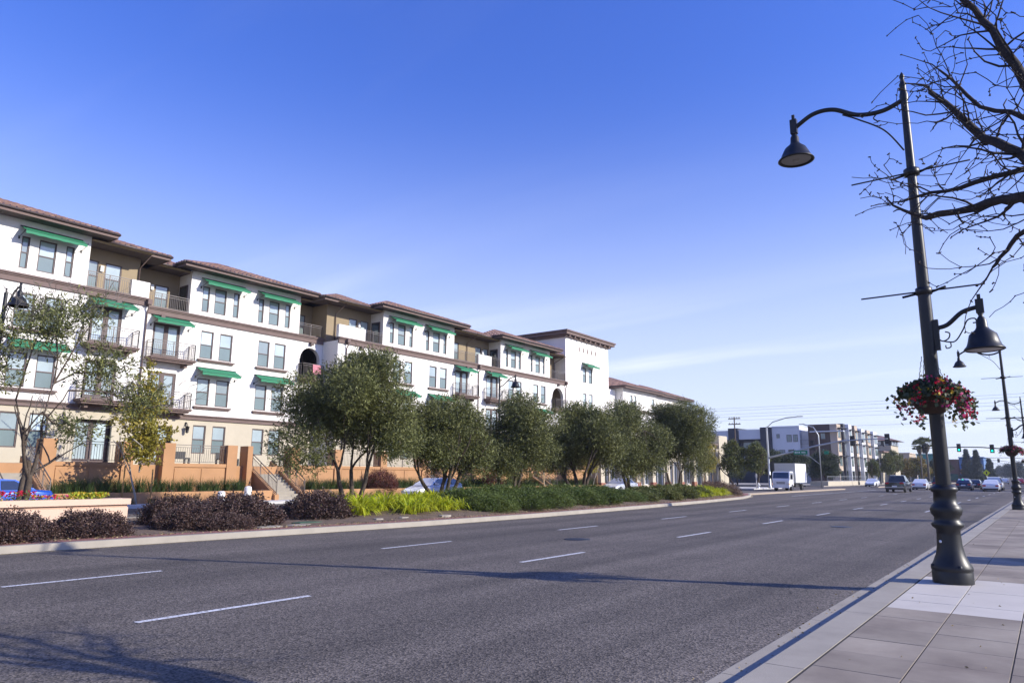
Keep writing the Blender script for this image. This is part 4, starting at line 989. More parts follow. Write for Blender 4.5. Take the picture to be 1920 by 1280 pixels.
def car(label, paint, L, W, H, kind='sedan', name='car', loc=(0,0,0), rz=0, group=None):
    root = thing(name, label, 'pickup' if kind == 'pickup' else 'car', loc, rz, group)
    hw = W/2; f, r_ = L/2, -L/2; wr = .33 if kind in ('sedan', 'hatch') else .38; zb = .2 if kind in ('sedan', 'hatch') else .3
    if kind == 'sedan': prof = [(r_,.52,.86),(r_+.05,.80,.93),(r_+.18,.95,.96),(r_+.75,1.0,1.0),(-.6,.98,1.0),(f-1.55,.93,1.0),(f-.9,.86,.97),(f-.3,.73,.9),(f-.05,.60,.8),(f,.45,.74)]; cab = [(r_+.72,.98),(r_+1.45,H-.03),(-.35,H),(.25,H-.03),(f-1.42,.93)]
    elif kind == 'hatch': prof = [(r_,.50,.86),(r_+.05,.86,.93),(r_+.15,1.0,.97),(-.6,1.0,1.0),(f-1.35,.97,1.0),(f-.8,.88,.97),(f-.3,.74,.9),(f-.05,.60,.8),(f,.45,.74)]; cab = [(r_+.10,1.02),(r_+.62,H-.14),(-.55,H),(.2,H-.03),(f-1.15,.96)]
    elif kind == 'suv': prof = [(r_,.55,.9),(r_+.04,.95,.96),(r_+.12,1.08,.98),(-.6,1.08,1.0),(f-1.35,1.06,1.0),(f-.6,1.0,.97),(f-.12,.9,.9),(f,.6,.84)]; cab = [(r_+.10,1.08),(r_+.42,H-.04),(-.7,H),(.35,H-.03),(f-1.25,1.06)]
    else: prof = [(r_,.62,.93),(r_+.03,1.12,.98),(r_+.1,1.14,1.0),(-.7,1.14,1.0),(f-1.4,1.14,1.0),(f-.5,1.08,.97),(f-.1,.98,.92),(f,.7,.88)]; cab = [(-1.0,1.14),(-.82,H-.03),(-.3,H),(.35,H-.03),(f-1.25,1.13)]
    def sec(y, zt, k):
        w = hw*k; return [(-w*.9,y,zb),(-w,y,zb+.16),(-w*1.0,y,zt-.22),(-w*.97,y,zt-.08),(-w*.86,y,zt),(w*.86,y,zt),(w*.97,y,zt-.08),(w*1.0,y,zt-.22),(w,y,zb+.16),(w*.9,y,zb)]
    m = MB(); loft(m, [sec(*p) for p in prof])
    # cabin shell
    wb, wt = hw*.90, hw*.70
    def csec(y, z, base): w = wb if base else wt; return [(-w,y,z),(w,y,z)]
    pts = []
    for i, (y, z) in enumerate(cab):
        w = wb if i in (0, len(cab)-1) else wt; pts.append(((-w,y,z),(w,y,z)))
    for (a, b_), (c, d) in zip(pts, pts[1:]): m.add([a,b_,d,c], [(0,1,2,3)], 0, False)
    for s in (0, 1):
        ring = [p[s] for p in pts]; m.add(ring, [tuple(range(len(ring)))] if s else [tuple(reversed(range(len(ring))))], 0)
    body = m.build('body', paint, root); autosmooth(body)
    g = MB(); glass_quad(g, pts[-2][1], pts[-2][0], pts[-1][0], pts[-1][1], .08); g.build('windscreen', 'car_glass', root)
    g = MB(); glass_quad(g, pts[0][1], pts[0][0], pts[1][0], pts[1][1], .10); g.build('rear_window', 'car_glass', root)
    ya, yb = cab[0][0], cab[-1][0]; y1, y2 = cab[1][0], cab[-2][0]; zlo = max(cab[0][1], cab[-1][1]) + .02; zhi = cab[2][1] - .07
    def side_pt(s, y, z): t = (z - cab[0][1])/(H - cab[0][1]); return (s*(wb + (wt-wb)*t + .008), y, z)
    def edge_y(z, rear):
        (p0, z0), (p1, z1) = (cab[0], cab[1]) if rear else (cab[-1], cab[-2]); return p0 + (p1-p0)*min(1, (z-z0)/(z1-z0))
    mids = [ya*.0 + (y1+y2)/2] if kind != 'suv' else [(y1*2+y2)/3, (y1+2*y2)/3]
    for s in (-1, 1):
        cuts = [None, *mids, None]
        for i in range(len(cuts)-1):
            def yy(c, z, rear): return (edge_y(z, rear) + (.12 if rear else -.12)) if c is None else c + (.04 if rear else -.04)
            q = [side_pt(s, yy(cuts[i], zlo, True), zlo), side_pt(s, yy(cuts[i+1], zlo, False), zlo), side_pt(s, yy(cuts[i+1], zhi, False), zhi), side_pt(s, yy(cuts[i], zhi, True), zhi)]
            g = MB(); g.add(q, [(0,1,2,3)] if s > 0 else [(3,2,1,0)]); g.build('side_window', 'car_glass', root)
        g = MB(); g.box(s*hw*.94, s*(hw+.16), f-1.75 if kind != 'pickup' else .95, f-1.6 if kind != 'pickup' else 1.1, cab[-1][1]+.02, cab[-1][1]+.18); g.build('wing_mirror', paint, root)
    for y in (f-.85, r_+.85):
        for s in (-1, 1): wheel(root, s*(hw-.10), y, wr)
    for s in (-1, 1):
        g = MB(); zt = prof[-2][1]; g.box(s*hw*.45, s*hw*.82, f-.16, f-.02, zt-.10, zt+.04); g.build('headlight', 'head_clear', root)
        g = MB(); zr = prof[1][1]; g.box(s*hw*.55, s*hw*.93, r_-.012, r_+.12, zr-.18, zr); g.build('tail_light', 'tail_red', root)
    g = MB(); g.box(-.26,.26,r_-.014,r_+.03,.62,.75); g.build('number_plate', 'sign_white', root)
    g = MB(); g.box(-hw*.85,hw*.85,r_-.03,r_+.06,zb+.02,zb+.2); g.build('bumper_trim', 'plastic_black', root)
    g = MB(); g.box(-hw*.7,hw*.7,f-.06,f+.02,zb+.04,zb+.22); g.build('grille', 'plastic_black', root)
    if kind == 'pickup':
        g = MB(); g.box(-hw*.82,hw*.82,r_+.12,-1.05,1.10,1.15); g.build('bed_liner', 'plastic_black', root)
        g = MB(); g.box(-hw*.95,hw*.95,r_-.08,r_+.02,.5,.62); g.build('rear_bumper', 'rim', root)
    return root
PI = math.pi
car('bright blue sedan parked behind the cream flower planter', 'car_blue', 4.6, 1.8, 1.42, 'sedan', 'parked_car', (-33.4,10.3,0), PI)
car('white hatchback parked on the frontage road behind the olive trees', 'car_white', 4.45, 1.75, 1.47, 'hatch', 'parked_car', (-33.3,35.7,0), PI)
car('silver sedan parked near the arcade, seen past the juniper hedge', 'car_silver', 4.6, 1.8, 1.43, 'sedan', 'parked_car', (-33.6,62.5,0), PI)
car('black pickup truck with an open bed seen from behind', 'car_black', 5.6, 2.0, 1.9, 'pickup', 'pickup_truck', (-14.3,94,0), 0)
car('white sedan just ahead of the black pickup', 'car_white', 4.7, 1.82, 1.46, 'sedan', 'driving_car', (-14.4,113,0), 0)
car('oncoming white sedan beyond the stone median', 'car_white', 4.6, 1.8, 1.42, 'sedan', 'driving_car', (-25.2,139,0), PI)
car('black sport utility vehicle beside the lamp post in the middle lane', 'car_black', 4.8, 1.95, 1.85, 'suv', 'driving_car', (-13.4,126,0), 0)
car('dark navy hatchback close behind the black sedan', 'car_navy', 4.3, 1.8, 1.5, 'hatch', 'driving_car', (-9.6,116,0), 0)
car('black sedan at the green lights, beside the navy hatchback', 'car_black', 4.7, 1.8, 1.42, 'sedan', 'driving_car', (-9.2,127,0), 0)
car('white sedan with red tail lights, rearmost in the kerb lane', 'car_white', 4.7, 1.82, 1.45, 'sedan', 'driving_car', (-6.2,110,0), 0)
car('white sport utility vehicle hidden behind the kerb-lane white sedan', 'car_white', 4.8, 1.9, 1.8, 'suv', 'driving_car', (-6.4,121,0), 0)
car('silver car far down the road before the treeline', 'car_silver', 4.6, 1.8, 1.45, 'sedan', 'driving_car', (-15.5,190,0), 0)
for i, (x, y, pc, lab) in enumerate([(-6,205,'car_red','distant red car on the far road'),(-10,230,'car_white','distant white car on the far road, past the red one'),(-3.5,218,'car_silver','distant silver car near the far kerb'),(2,250,'car_white','distant white car turning far off by the trees'),(7,262,'car_red','distant dark red car far off by the trees')]):
    car(lab, pc, 4.6, 1.8, 1.5, 'suv' if i % 2 else 'sedan', 'driving_car', (x,y,0), .05*i)
# box truck, cab towards the camera
def box_truck(loc, rz):
    t = thing('box_truck', 'white box truck with a cab-over front waiting at the corner', 'truck', loc, rz)
    def rsec(y, w, z0, z1, c=.08): return [(-w+c,y,z0),(-w,y,z0+c),(-w,y,z1-c),(-w+c,y,z1),(w-c,y,z1),(w,y,z1-c),(w,y,z0+c),(w-c,y,z0)]
    m = MB(); loft(m, [rsec(1.35,1.0,.55,2.28), rsec(2.2,1.0,.5,2.28), rsec(2.75,1.0,.45,2.22), rsec(2.98,.97,.45,1.45), rsec(3.06,.93,.48,1.2)]); o = m.build('cab', 'car_white', t); autosmooth(o)
    g = MB(); g.add([(.9,2.985,1.46),(-.9,2.985,1.46),(-.87,2.785,2.14),(.87,2.785,2.14)], [(0,1,2,3)]); g.build('windscreen', 'car_glass', t)
    for s in (-1, 1):
        g = MB(); q = [(s*1.008,1.65,1.35),(s*1.008,2.7,1.35),(s*1.008,2.58,2.08),(s*1.008,1.65,2.08)]; g.add(q, [(0,1,2,3)] if s > 0 else [(3,2,1,0)]); g.build('side_window', 'car_glass', t)
        g = MB(); g.box(s*.62,s*.95,3.0,3.075,.72,.9); g.build('headlight', 'head_clear', t)
        g = MB(); g.box(s*.95,s*.985,2.95,3.05,.72,.9); g.build('indicator', 'amber', t)
        g = MB(); g.bar((s*1.0,2.75,1.9),(s*1.22,2.85,1.85),.03); g.box(s*1.12,s*1.32,2.82,2.9,1.4,1.85); g.build('wing_mirror', 'plastic_black', t)
    g = MB(); g.box(-.95,.95,2.9,3.1,.36,.58); g.build('bumper', 'car_white', t)
    g = MB(); [g.box(-.5,.5,3.03,3.07,.82+.09*i,.87+.09*i) for i in range(3)]; g.build('grille', 'plastic_black', t)
    g = MB(); g.box(-.2,.2,3.10,3.112,.4,.54); g.build('number_plate', 'sign_white', t)
    m = MB(); m.box(-1.18,1.18,-3.6,1.15,.95,3.2); m.build('cargo_box', 'truck_box', t)
    m = MB()
    for y in (-3.61,1.12): m.box(-1.2,1.2,y,y+.05,.93,3.22)
    m.box(-1.2,1.2,-3.6,1.16,3.18,3.225); m.box(-1.2,1.2,-3.6,1.16,.92,1.0); m.build('box_trim', 'steel', t)
    m = MB(); m.box(-.45,.45,-3.4,2.4,.5,.9); m.box(-1.1,1.1,-3.4,-3.3,.45,.6); m.box(.6,1.0,-.6,.6,.45,.85); m.box(-1.0,-.6,-.6,.6,.45,.85); m.build('chassis', 'plastic_black', t)
    for y in (2.0,-2.3):
        for s in (-1, 1): wheel(t, s*.88, y, .4, .26)
    return t
box_truck((-25.4,89.5,0), PI)
# ------------------------------------------------------------------ street lamps
def bell(mb, c, r=.27, mi=0, h=.34):
    mb.lathe([(.001,h+.30),(.03,h+.29),(.045,h+.24),(.03,h+.20),(.05,h+.17),(.075,h+.12),(.08,h+.02),(.10,h-.02),(.19,h-.10),(r*.86,h-.22),(r*.94,.06),(r*1.08,.02),(r*1.12,0),(r*1.02,-.015),(r*.9,.02)], c, 24, mi)
def lamp_post(label, x, y, basket=True, group='tall double-armed street lamps along the sidewalk'):
    t = thing('street_lamp', label, 'street lamp', (x, y, .15), 0, group)
    b_ = MB(); b_.lathe([(.28,0),(.28,.17),(.275,.18),(.285,.20),(.285,.24),(.25,.30),(.20,.42),(.175,.55),(.165,.72),(.165,.80),(.215,.84),(.225,.88),(.19,.92),(.175,.98),(.215,1.04),(.225,1.10),(.20,1.16),(.165,1.20),(.155,1.36),(.185,1.38),(.19,1.43),(.15,1.46),(.125,1.48)], (0,0,0), 32)
    for k in range(4):
        a = k*PI/2 + .5; b_.lathe([(.03,0),(.03,.035),(.001,.04)], (.27*math.cos(a),.27*math.sin(a),.24), 6)
    b_.build('base', 'lamp_green_black', t)
    m = MB(); m.lathe([(.110,1.46),(.106,2.8),(.099,4.3)], (0,0,0), 24, 0, True, .06); m.lathe([(.099,4.3),(.055,8.15)], (0,0,0), 16); m.build('pole', 'lamp_green_black', t)
    m = MB(); m.lathe([(.065,8.05),(.072,8.15),(.055,8.22),(.05,8.30),(.06,8.36),(.035,8.42),(.03,8.46),(.045,8.50),(.03,8.55),(.001,8.60)], (0,0,0), 12); m.build('finial', 'lamp_green_black', t)
    # road-side arm: S-curve rising away from the pole
    def spl(P, n=10):
        P = [Vector(p) for p in P]; out = []
        for i in range(len(P)-1):
            p0, p1, p2, p3 = P[max(0,i-1)], P[i], P[i+1], P[min(len(P)-1,i+2)]
            for k in range(n):
                u = k/n; out.append(.5*((2*p1) + (p2-p0)*u + (2*p0-5*p1+4*p2-p3)*u*u + (3*p1-p0-3*p2+p3)*u**3))
        out.append(P[-1]); return out
    m = MB(); m.tube(spl([(0,0,8.08),(-.35,0,7.97),(-.75,0,8.02),(-1.15,0,8.25),(-1.5,0,8.27),(-1.83,0,8.10)]), .042, 8); m.tube(spl([(-.08,0,7.15),(-.35,0,7.6),(-.75,0,7.93),(-1.0,0,8.10)]), .014, 6)
    m.tube(spl([(-.42,0,7.96),(-.5,0,7.88),(-.44,0,7.8)]), .012, 5); m.box(-1.92,-1.80,-.05,.05,7.98,8.26); m.box(-1.885,-1.835,-.025,.025,8.26,8.36); a1 = m.build('arm', 'lamp_green_black', t)
    m = MB(); bell(m, (-1.86,0,7.44), .29); m.build('lamp_head', 'lamp_green_black', a1)
    m = MB(); m.lathe([(.001,.018),(.2,.02),(.27,.03)], (-1.86,0,7.43), 20); m.lathe([(.001,-.01),(.05,-.008),(.06,.02)], (-1.86,0,7.43), 10); m.build('lens', 'lens_grey', a1)
    m = MB(); m.tube(spl([(.10,0,3.98),(.28,0,4.02),(.5,0,4.2),(.72,0,4.26)]), .036, 8); m.box(.08,.16,-.05,.05,3.62,4.12); m.box(.69,.80,-.05,.05,4.16,4.38); m.box(.72,.77,-.025,.025,4.38,4.46)
    sc = [(.12,0,3.72)] ; m.tube(spl([(.16,0,3.95),(.14,0,3.82),(.2,0,3.76),(.28,0,3.8),(.3,0,3.88),(.24,0,3.91)]), .011, 5); m.tube(spl([(.2,0,3.76),(.36,0,3.74),(.48,0,3.9),(.56,0,4.06),(.66,0,4.08),(.68,0,4.02),(.63,0,4.01)]), .011, 5); m.tube(spl([(.3,0,3.74),(.3,0,3.66),(.24,0,3.64),(.23,0,3.69)]), .010, 5)
    a2 = m.build('arm', 'lamp_green_black', t)
    m = MB(); bell(m, (.745,0,3.57), .255); m.build('lamp_head', 'lamp_green_black', a2)
    m = MB(); m.lathe([(.001,.0),(.2,.005),(.255,.02)], (.745,0,3.555), 20); m.build('lens', 'lens_grey', a2)
    for z in (6.72, 4.62):
        m = MB(); m.tube([(-.95,0,z),(-.12,0,z)], .013, 6); m.tube([(.12,0,z),(.85,0,z)], .013, 6); m.lathe([(.09,z-.07),(.125,z-.05),(.125,z+.05),(.09,z+.07)], (0,0,0), 14); m.tube([(-.32,0,z-.06),(-.12,0,z-.03)], .02, 6); m.tube([(.32,0,z+.04),(.12,0,z-.02)], .02, 6); m.build('banner_rod', 'lamp_green_black', t)
    return t
lp = lamp_post('tall dark street lamp with two bell shades and a flower basket, beside pale paving', -1.38, 13.23)
m = MB(); m.lathe([(.022,0),(.022,.01),(.001,.012)], (0,0,0), 10); o_ = m.build('badge', 'sign_white', lp); o_.location = (-.10, -.145, .62); o_.rotation_euler = (R(90), 0, R(-35))
for y, lab in ((44.8,'second dark street lamp along the sidewalk, its basket beyond the kerb'),(76.4,'third street lamp along the sidewalk'),(100,'fourth street lamp just before the cross street')):
    c = copy_tree(lp); c['label'] = lab; c.location = (-1.5, y, .15)
def basket(label, x, y, z, seed, detail=1.0):
    t = thing('flower_basket', label, 'flower basket', (x, y, z), 0, 'hanging flower baskets on lamp posts'); g = np.random.default_rng(seed)
    m = MB(); m.lathe([(.10,-.36),(.2,-.34),(.30,-.22),(.345,-.05),(.355,0),(.33,0),(.31,-.05)], (0,0,0), 24, 0, True, .05); m.build('bowl', 'coir', t)
    for a in (.6, 2.5, 4.4, 5.5):
        m = MB()
        for i in range(15):
            u = i/15; p = Vector((.34*math.cos(a)*(1-u) + .13*math.cos(a)*u, .34*math.sin(a)*(1-u) + .13*math.sin(a)*u, .78*u)); q = Vector((.34*math.cos(a)*(1-u-.06) + .13*math.cos(a)*(u+.06), .34*math.sin(a)*(1-u-.06) + .13*math.sin(a)*(u+.06), .78*(u+.06)))
            m.tube([p, p.lerp(q,.5) + Vector((.014 if i % 2 else 0, 0 if i % 2 else .014, 0)), q], .008, 4)
        m.build('chain', 'metal_black', t)
    n = int(1700*detail); a = g.random(n)*6.28; rr = .12 + .40*g.random(n)**.6; zz = .26*(1-rr/.6) + g.normal(size=n)*.06
    P = np.stack([rr*np.cos(a), rr*np.sin(a), zz], 1)
    # trailing strands, fuller on the sunny side
    st = []
    for k in range(36):
        aa = g.normal()*1.0 + .1 if k < 15 else g.random()*6.28; r0 = .36 + .12*g.random(); ln = .25 + .55*g.random()
        for i in range(int(20*detail)): u = i/20; st.append((math.cos(aa)*(r0 + .28*u) + g.normal()*.035, math.sin(aa)*(r0 + .28*u) + g.normal()*.035, .1 - ln*u*(.4+.6*u) + g.normal()*.03))
    S = np.array(st); allp = np.concatenate([P, S]); v, f = leaf_quads(allp, g.normal(size=allp.shape) + np.array([0,0,.2]), .09, .075)
    link('foliage', np_mesh('foliage', [(v, f, 0)], ['leaf_dark']), t)
    parts = []; cols = ['petal_red', 'petal_pink', 'petal_yellow', 'petal_purple']
    top = P[g.random(len(P)) < .055] + np.array([0,0,.06]); sel = np.concatenate([top, S[g.random(len(S)) < .17]])
    kind = g.choice(4, len(sel), p=[.55,.22,.15,.08])
    for i in range(4):
        q = np.repeat(sel[kind == i], 7, 0); q = q + g.normal(size=q.shape)*.022
        if len(q): v, f = leaf_quads(q, g.normal(size=q.shape), .055, .05); parts.append((v, f, i))
    link('flowers', np_mesh('flowers', parts, cols), t, kind='stuff')
    t.scale = (.84, .84, .84)
    return t
basket('hanging coir basket of red and yellow trailing flowers on the nearest lamp post', -1.42, 13.18, 3.04, 4)
basket('flower basket with pink blooms hanging on the second lamp post', -1.52, 44.78, 3.10, 9, .7)
basket('flower basket hanging on the third lamp post', -1.52, 76.38, 3.05, 12, .5)
# simple single-arm lamps standing in the median
def median_lamp(label, x, y, h, sgn=1):
    t = thing('median_lamp', label, 'street lamp', (x, y, .15), 0, 'single-arm lamps along the frontage road')
    m = MB(); m.lathe([(.17,0),(.17,.5),(.12,.6),(.10,.8),(.10,2.9),(.115,2.92),(.115,2.98),(.075,3.0),(.055,h)], (0,0,0), 14); m.build('pole', 'lamp_green_black', t)
    m = MB(); m.tube([(0,0,h-.55),(.3*sgn,0,h-.42),(.7*sgn,0,h-.1),(1.0*sgn,0,h+.02),(1.2*sgn,0,h)], .03, 6); m.tube([(0,0,h-1.2),(.35*sgn,0,h-.7),(.7*sgn,0,h-.12)], .014, 5); m.tube([(0,0,h-.1),(0,0,h+.15)], .03, 6); m.tube([(1.2*sgn,0,h-.1),(1.2*sgn,0,h+.14)], .04, 6); a = m.build('arm', 'lamp_green_black', t)
    m = MB(); bell(m, (1.2*sgn,0,h-.62), .26); m.build('lamp_head', 'lamp_green_black', a)
median_lamp('median lamp beside the juniper hedge with its bell shade before a green awning', -26.3, 33.9, 7.3)
median_lamp('median lamp behind the sparse olive tree, its shade before white stucco', -26.5, 8.05, 7.25)
for y, lab in ((150,'far lamp on the opposite pavement past the modern flats'),(172,'farther lamp on the opposite pavement by the palms')): median_lamp(lab, -29.5, y, 8.6, 1)
# ------------------------------------------------------------------ traffic signals
def signal_head(parent, x, y, z, facing=-1, lit='green', w=.36, h=1.05):
    m = MB(); m.box(x-w/2,x+w/2,y-.12,y+.12,z-h/2,z+h/2); m.box(x-w/2-.1,x+w/2+.1,y-.01*facing-.01,y-.01*facing+.01,z-h/2-.1,z+h/2+.1); o = m.build('signal_head', 'plastic_black', parent)
    for i, nm in enumerate(('green', 'amber', 'red')):
        zz = z - h/2 + .2 + i*.33; v = MB(); n = 14
        yv = y + facing*.125; pts = [(x + .125*math.cos(2*PI*j/n), yv, zz + .125*math.sin(2*PI*j/n)) for j in range(n)]
        v.add(pts, [tuple(range(n))] if facing < 0 else [tuple(reversed(range(n)))]); v.build('signal_light', 'signal_green' if nm == lit else 'signal_off', o)
        v = MB(); yr = y + facing*.32
        for j in range(-1, 8):
            a, c = PI*j/7, PI*(j+1)/7; v.add([(x+.15*math.cos(a),y+facing*.12,zz+.15*math.sin(a)),(x+.15*math.cos(c),y+facing*.12,zz+.15*math.sin(c)),(x+.15*math.cos(c),yr,zz+.15*math.sin(c)),(x+.15*math.cos(a),yr,zz+.15*math.sin(a))], [(0,1,2,3)])
        v.build('visor', 'plastic_black', o)
    return o
ts = thing('traffic_signal', 'steel traffic signal pole with a long rising mast arm and street light near the truck', 'traffic signal', (0,0,0))
px_, py_ = -29.6, 96.0
m = MB(); m.lathe([(.22,0),(.22,.25),(.16,.3),(.14,4),(.10,8.0)], (px_,py_,.14), 14); m.tube([(px_,py_,8.0),(px_+.8,py_,8.7),(px_+2.6,py_,9.2),(px_+4.2,py_,9.3)], .06, 8); m.box(px_+3.9,px_+4.7,py_-.12,py_+.12,9.24,9.36); m.build('pole', 'steel', ts)
m = MB(); m.tube([(px_,py_,4.05),(px_+3,py_,4.75),(px_+6,py_,5.5),(px_+9,py_,6.05),(px_+12,py_,6.2),(px_+14.3,py_,6.22)], [.13,.12,.11,.09,.07,.05], 10); m.build('mast_arm', 'steel', ts)
signal_head(ts, px_+5.6, py_+.15, 5.6, 1, ''); signal_head(ts, px_+10.3, py_+.15, 6.05, 1, ''); signal_head(ts, px_+14.2, py_+.15, 6.2, 1, ''); signal_head(ts, px_+.35, py_+.2, 3.0, 1, '')
m = MB(); m.box(px_+3.3,px_+5.0,py_-.19,py_-.16,4.45,4.95); sg = m.build('street_sign', 'sign_green', ts)
m = MB()    # lettering strokes, too small in the photo to read
for i, wdt in enumerate((.16,.1,.1,.14,0,.12,.1,.12)):
    if wdt: m.box(px_+3.45+i*.17,px_+3.45+i*.17+wdt*.7,py_-.2,py_-.19,4.62,4.80)
m.build('sign_lettering', 'sign_white', sg)
m = MB(); m.box(px_+7.0,px_+7.55,py_-.19,py_-.16,4.45,4.85); m.build('street_sign', 'sign_green', ts)
# second steel pole with curved light behind the truck
sp_ = thing('steel_light_pole', 'steel pole with a curved light arm rising behind the truck', 'light pole')
m = MB(); m.tube([(-25.6,106,0),(-25.6,106,7.4),(-26.2,106,8.5),(-27.6,106,9.0)], .08, 8); m.box(-28.1,-27.5,105.9,106.1,8.93,9.03); m.bar((-25.6,106,3.3),(-27.1,106,4.6),.06); m.build('pole', 'steel', sp_)
ts2 = thing('traffic_signal', 'mast arm with green signals reaching over the lanes from the right kerb', 'traffic signal')
YS = 130
m = MB(); m.lathe([(.2,0),(.2,.3),(.14,.35),(.1,5.6)], (-1.2,YS,.13), 12); m.build('pole', 'lamp_green_black', ts2)
m = MB(); m.tube([(-1.2,YS,5.0),(-3.2,YS,5.42),(-5.5,YS,5.95),(-8,YS,6.2),(-11,YS,6.3),(-15.6,YS,6.15)], [.11,.1,.09,.08,.07,.05], 10); m.build('mast_arm', 'lamp_green_black', ts2)
for x, z in ((-11.0,6.18),(-6.75,5.98),(-15.7,6.0)): signal_head(ts2, x, YS-.2, z, -1, 'green' if x > -13 else '')
# more far signals down the road
for i, (x0, x1, y, z) in enumerate(((-16,2,210,6.4),(-20,-4,255,6.6),(-16,6,300,6.4))):
    t = thing('traffic_signal', 'far traffic signal arm over the road, number of blocks beyond: %s' % ('one','two','three')[i], 'traffic signal'); m = MB()
    m.tube([(x1,y,0),(x1,y,5.6)], .1, 6); m.tube([(x1,y,5.2),((x0+x1)/2,y,z),(x0,y,z)], .06, 6); m.build('mast_arm', 'lamp_green_black', t)
    for x in (x0, (x0+x1)/2): m = MB(); m.box(x-.3,x+.3,y-.15,y+.15,z-.55,z+.5); m.build('signal_head', 'plastic_black', t)
    t['label'] = ('dark signal arm on the first far crossing beyond the green lights','dark signal arm on the second far crossing before the treeline','farthest dark signal arm hazy before the trees')[i]
# small posts and hydrant at the corner
for x, y, h, lab in ((-30.2,92.5,1.9,'slim white post standing beside the signal pole'),(-29.0,97.5,2.2,'slim grey post between the signal pole and the truck')):
    m = MB(); m.lathe([(.06,0),(.06,h),(.001,h+.02)], (x,y,.1), 10); m.box(x-.12,x+.12,y-.08,y+.02,h-.35,h-.05); m.build('corner_post', 'concrete_pale', None, label=lab, cat='post')
m = MB(); m.lathe([(.16,0),(.16,.05),(.11,.08),(.11,.45),(.14,.47),(.14,.52),(.10,.62),(.04,.68),(.04,.74),(.001,.75)], (-30.6,94.5,.13), 14); m.tube([(-30.82,94.5,.5),(-30.38,94.5,.5)], .06, 8); m.build('fire_hydrant', 'white_paint', None, label='white fire hydrant at the corner near the signal pole', cat='hydrant')
# utility pole with cross-arms and overhead lines
up = thing('utility_pole', 'wooden utility pole with two cross-arms before the dark modern building', 'utility pole')
m = MB(); m.tube([(-45.2,128,0),(-45.2,128,12.2)], [.16,.11], 8); m.build('pole', 'wood_pole', up)
for z in (11.9,10.9): m = MB(); m.box(-46.3,-44.1,127.9,128.1,z-.08,z+.08); [m.lathe([(.05,0),(.05,.2),(.001,.22)], (x,128,z+.08), 6) for x in (-46.1,-45.6,-44.8,-44.3)]; m.build('cross_arm', 'wood_pole', up)
for i, (z, y) in enumerate(((14.1,128),(13.7,128.6),(13.0,128),(12.55,128.6),(11.95,129),(10.2,127))):
    m = MB(); n = 14; pts = [(-120 + 200*k/n, y, z + 1.1*((k/n-.45)*2)**2 - .3 - .004*k) for k in range(n+1)]; m.tube(pts, .018, 4, 0, False)
    m.build('overhead_line', 'plastic_black', None, label='thin overhead power line, %s of the bundle above the cross street' % ('topmost','second','third','fourth','fifth','lowest separate')[i], cat='power line')
# utility cabinet on the sidewalk whose shadow falls across the kerb
uc = thing('utility_cabinet', 'green metal utility cabinet on the sidewalk', 'cabinet', (1.6,18.2,.15)); m = MB(); m.box(-.45,.45,-.6,.6,0,1.45); m.box(-.5,.5,-.65,.65,1.45,1.52); m.build('cabinet_body', 'box_green', uc); m = MB(); m.box(-.475,-.45,-.55,-.02,.1,1.4); m.box(-.475,-.45,.02,.55,.1,1.4); m.build('cabinet_door', 'box_green', uc)
# ------------------------------------------------------------------ white building beyond the corner block, with the retail arcade
rb = thing('arcade_building', 'white upper storeys and beige retail arcade with tall arches beyond the corner block', 'building')
def rblock(x, y0, y1, z0, z1, ops, kind='hung'):
    w = MB(); panel(w, x, y0, y1, z0, z1, ops); w.quad((x-10,y0,z0),(x,y0,z0),(x,y0,z1),(x-10,y0,z1)); w.quad((x,y1,z0),(x-10,y1,z0),(x-10,y1,z1),(x,y1,z1)); w.build('wall', 'stucco_white', rb)
    for a, c, e, g in ops: window(rb, x, a, c, e, g, kind)
rblock(-42.0, 79.4, 89.0, 5.5, 12.45, [(81.3,81.95,10.3,11.75),(82.35,83.0,10.3,11.75),(87.6,88.3,10.0,11.75),(81.3,81.95,7.1,8.6),(82.35,83.0,7.1,8.6),(87.6,88.3,7.0,8.7)])
rblock(-42.6, 89.01, 100.6, 5.5, 12.45, [(93.8,94.5,10.3,11.7),(95.3,96.0,10.3,11.7),(98.0,98.7,10.3,11.7),(93.8,94.5,7.1,8.6),(95.3,96.0,7.1,8.6)])
belt(rb, -42.0, 79.4, 89.0, 9.65, 9.95); belt(rb, -42.6, 89.02, 100.6, 9.65, 9.95)
hip_roof(rb, -42.0, 79.4, 89.0, 12.45, over=.8, run=4.5, slope=.36); hip_roof(rb, -42.6, 89.6, 100.6, 12.5, over=.8, run=4.5, slope=.36)
m = MB(); m.box(-43.6,-43.0,76.2,79.3,5.5,12.2); m.box(-43.02,-42.98,77.2,78.6,10.0,11.6); m.build('link_wall', 'stucco_white', rb)
XR = -38.0
w = MB(); yb_ = [66.4 + i*4.08 for i in range(9)]
glass_ops = []
for i, (a, c) in enumerate(zip(yb_, yb_[1:])):
    cy = (a+c)/2
    if i in (3, 6): arch_panel(w, XR, a, c, 0, 6.1, cy-1.35, cy+1.35, .1, 2.9, .4); glass_ops.append((cy-1.35, cy+1.35, .12, 4.2))
    else:
        panel(w, XR, a, c, 0, 6.1, [(cy-1.5,cy-.1,.6,3.4),(cy+.1,cy+1.5,.6,3.4)], .3); glass_ops += [(cy-1.5,cy-.1,.6,3.4),(cy+.1,cy+1.5,.6,3.4)]
w.quad((XR-6,66.4,0),(XR,66.4,0),(XR,66.4,6.1),(XR-6,66.4,6.1)); w.quad((XR,99.04,6.09),(XR,66.4,6.09),(XR-5,66.4,6.09),(XR-5,99.04,6.09)); w.build('arcade_wall', 'stucco_beige', rb)
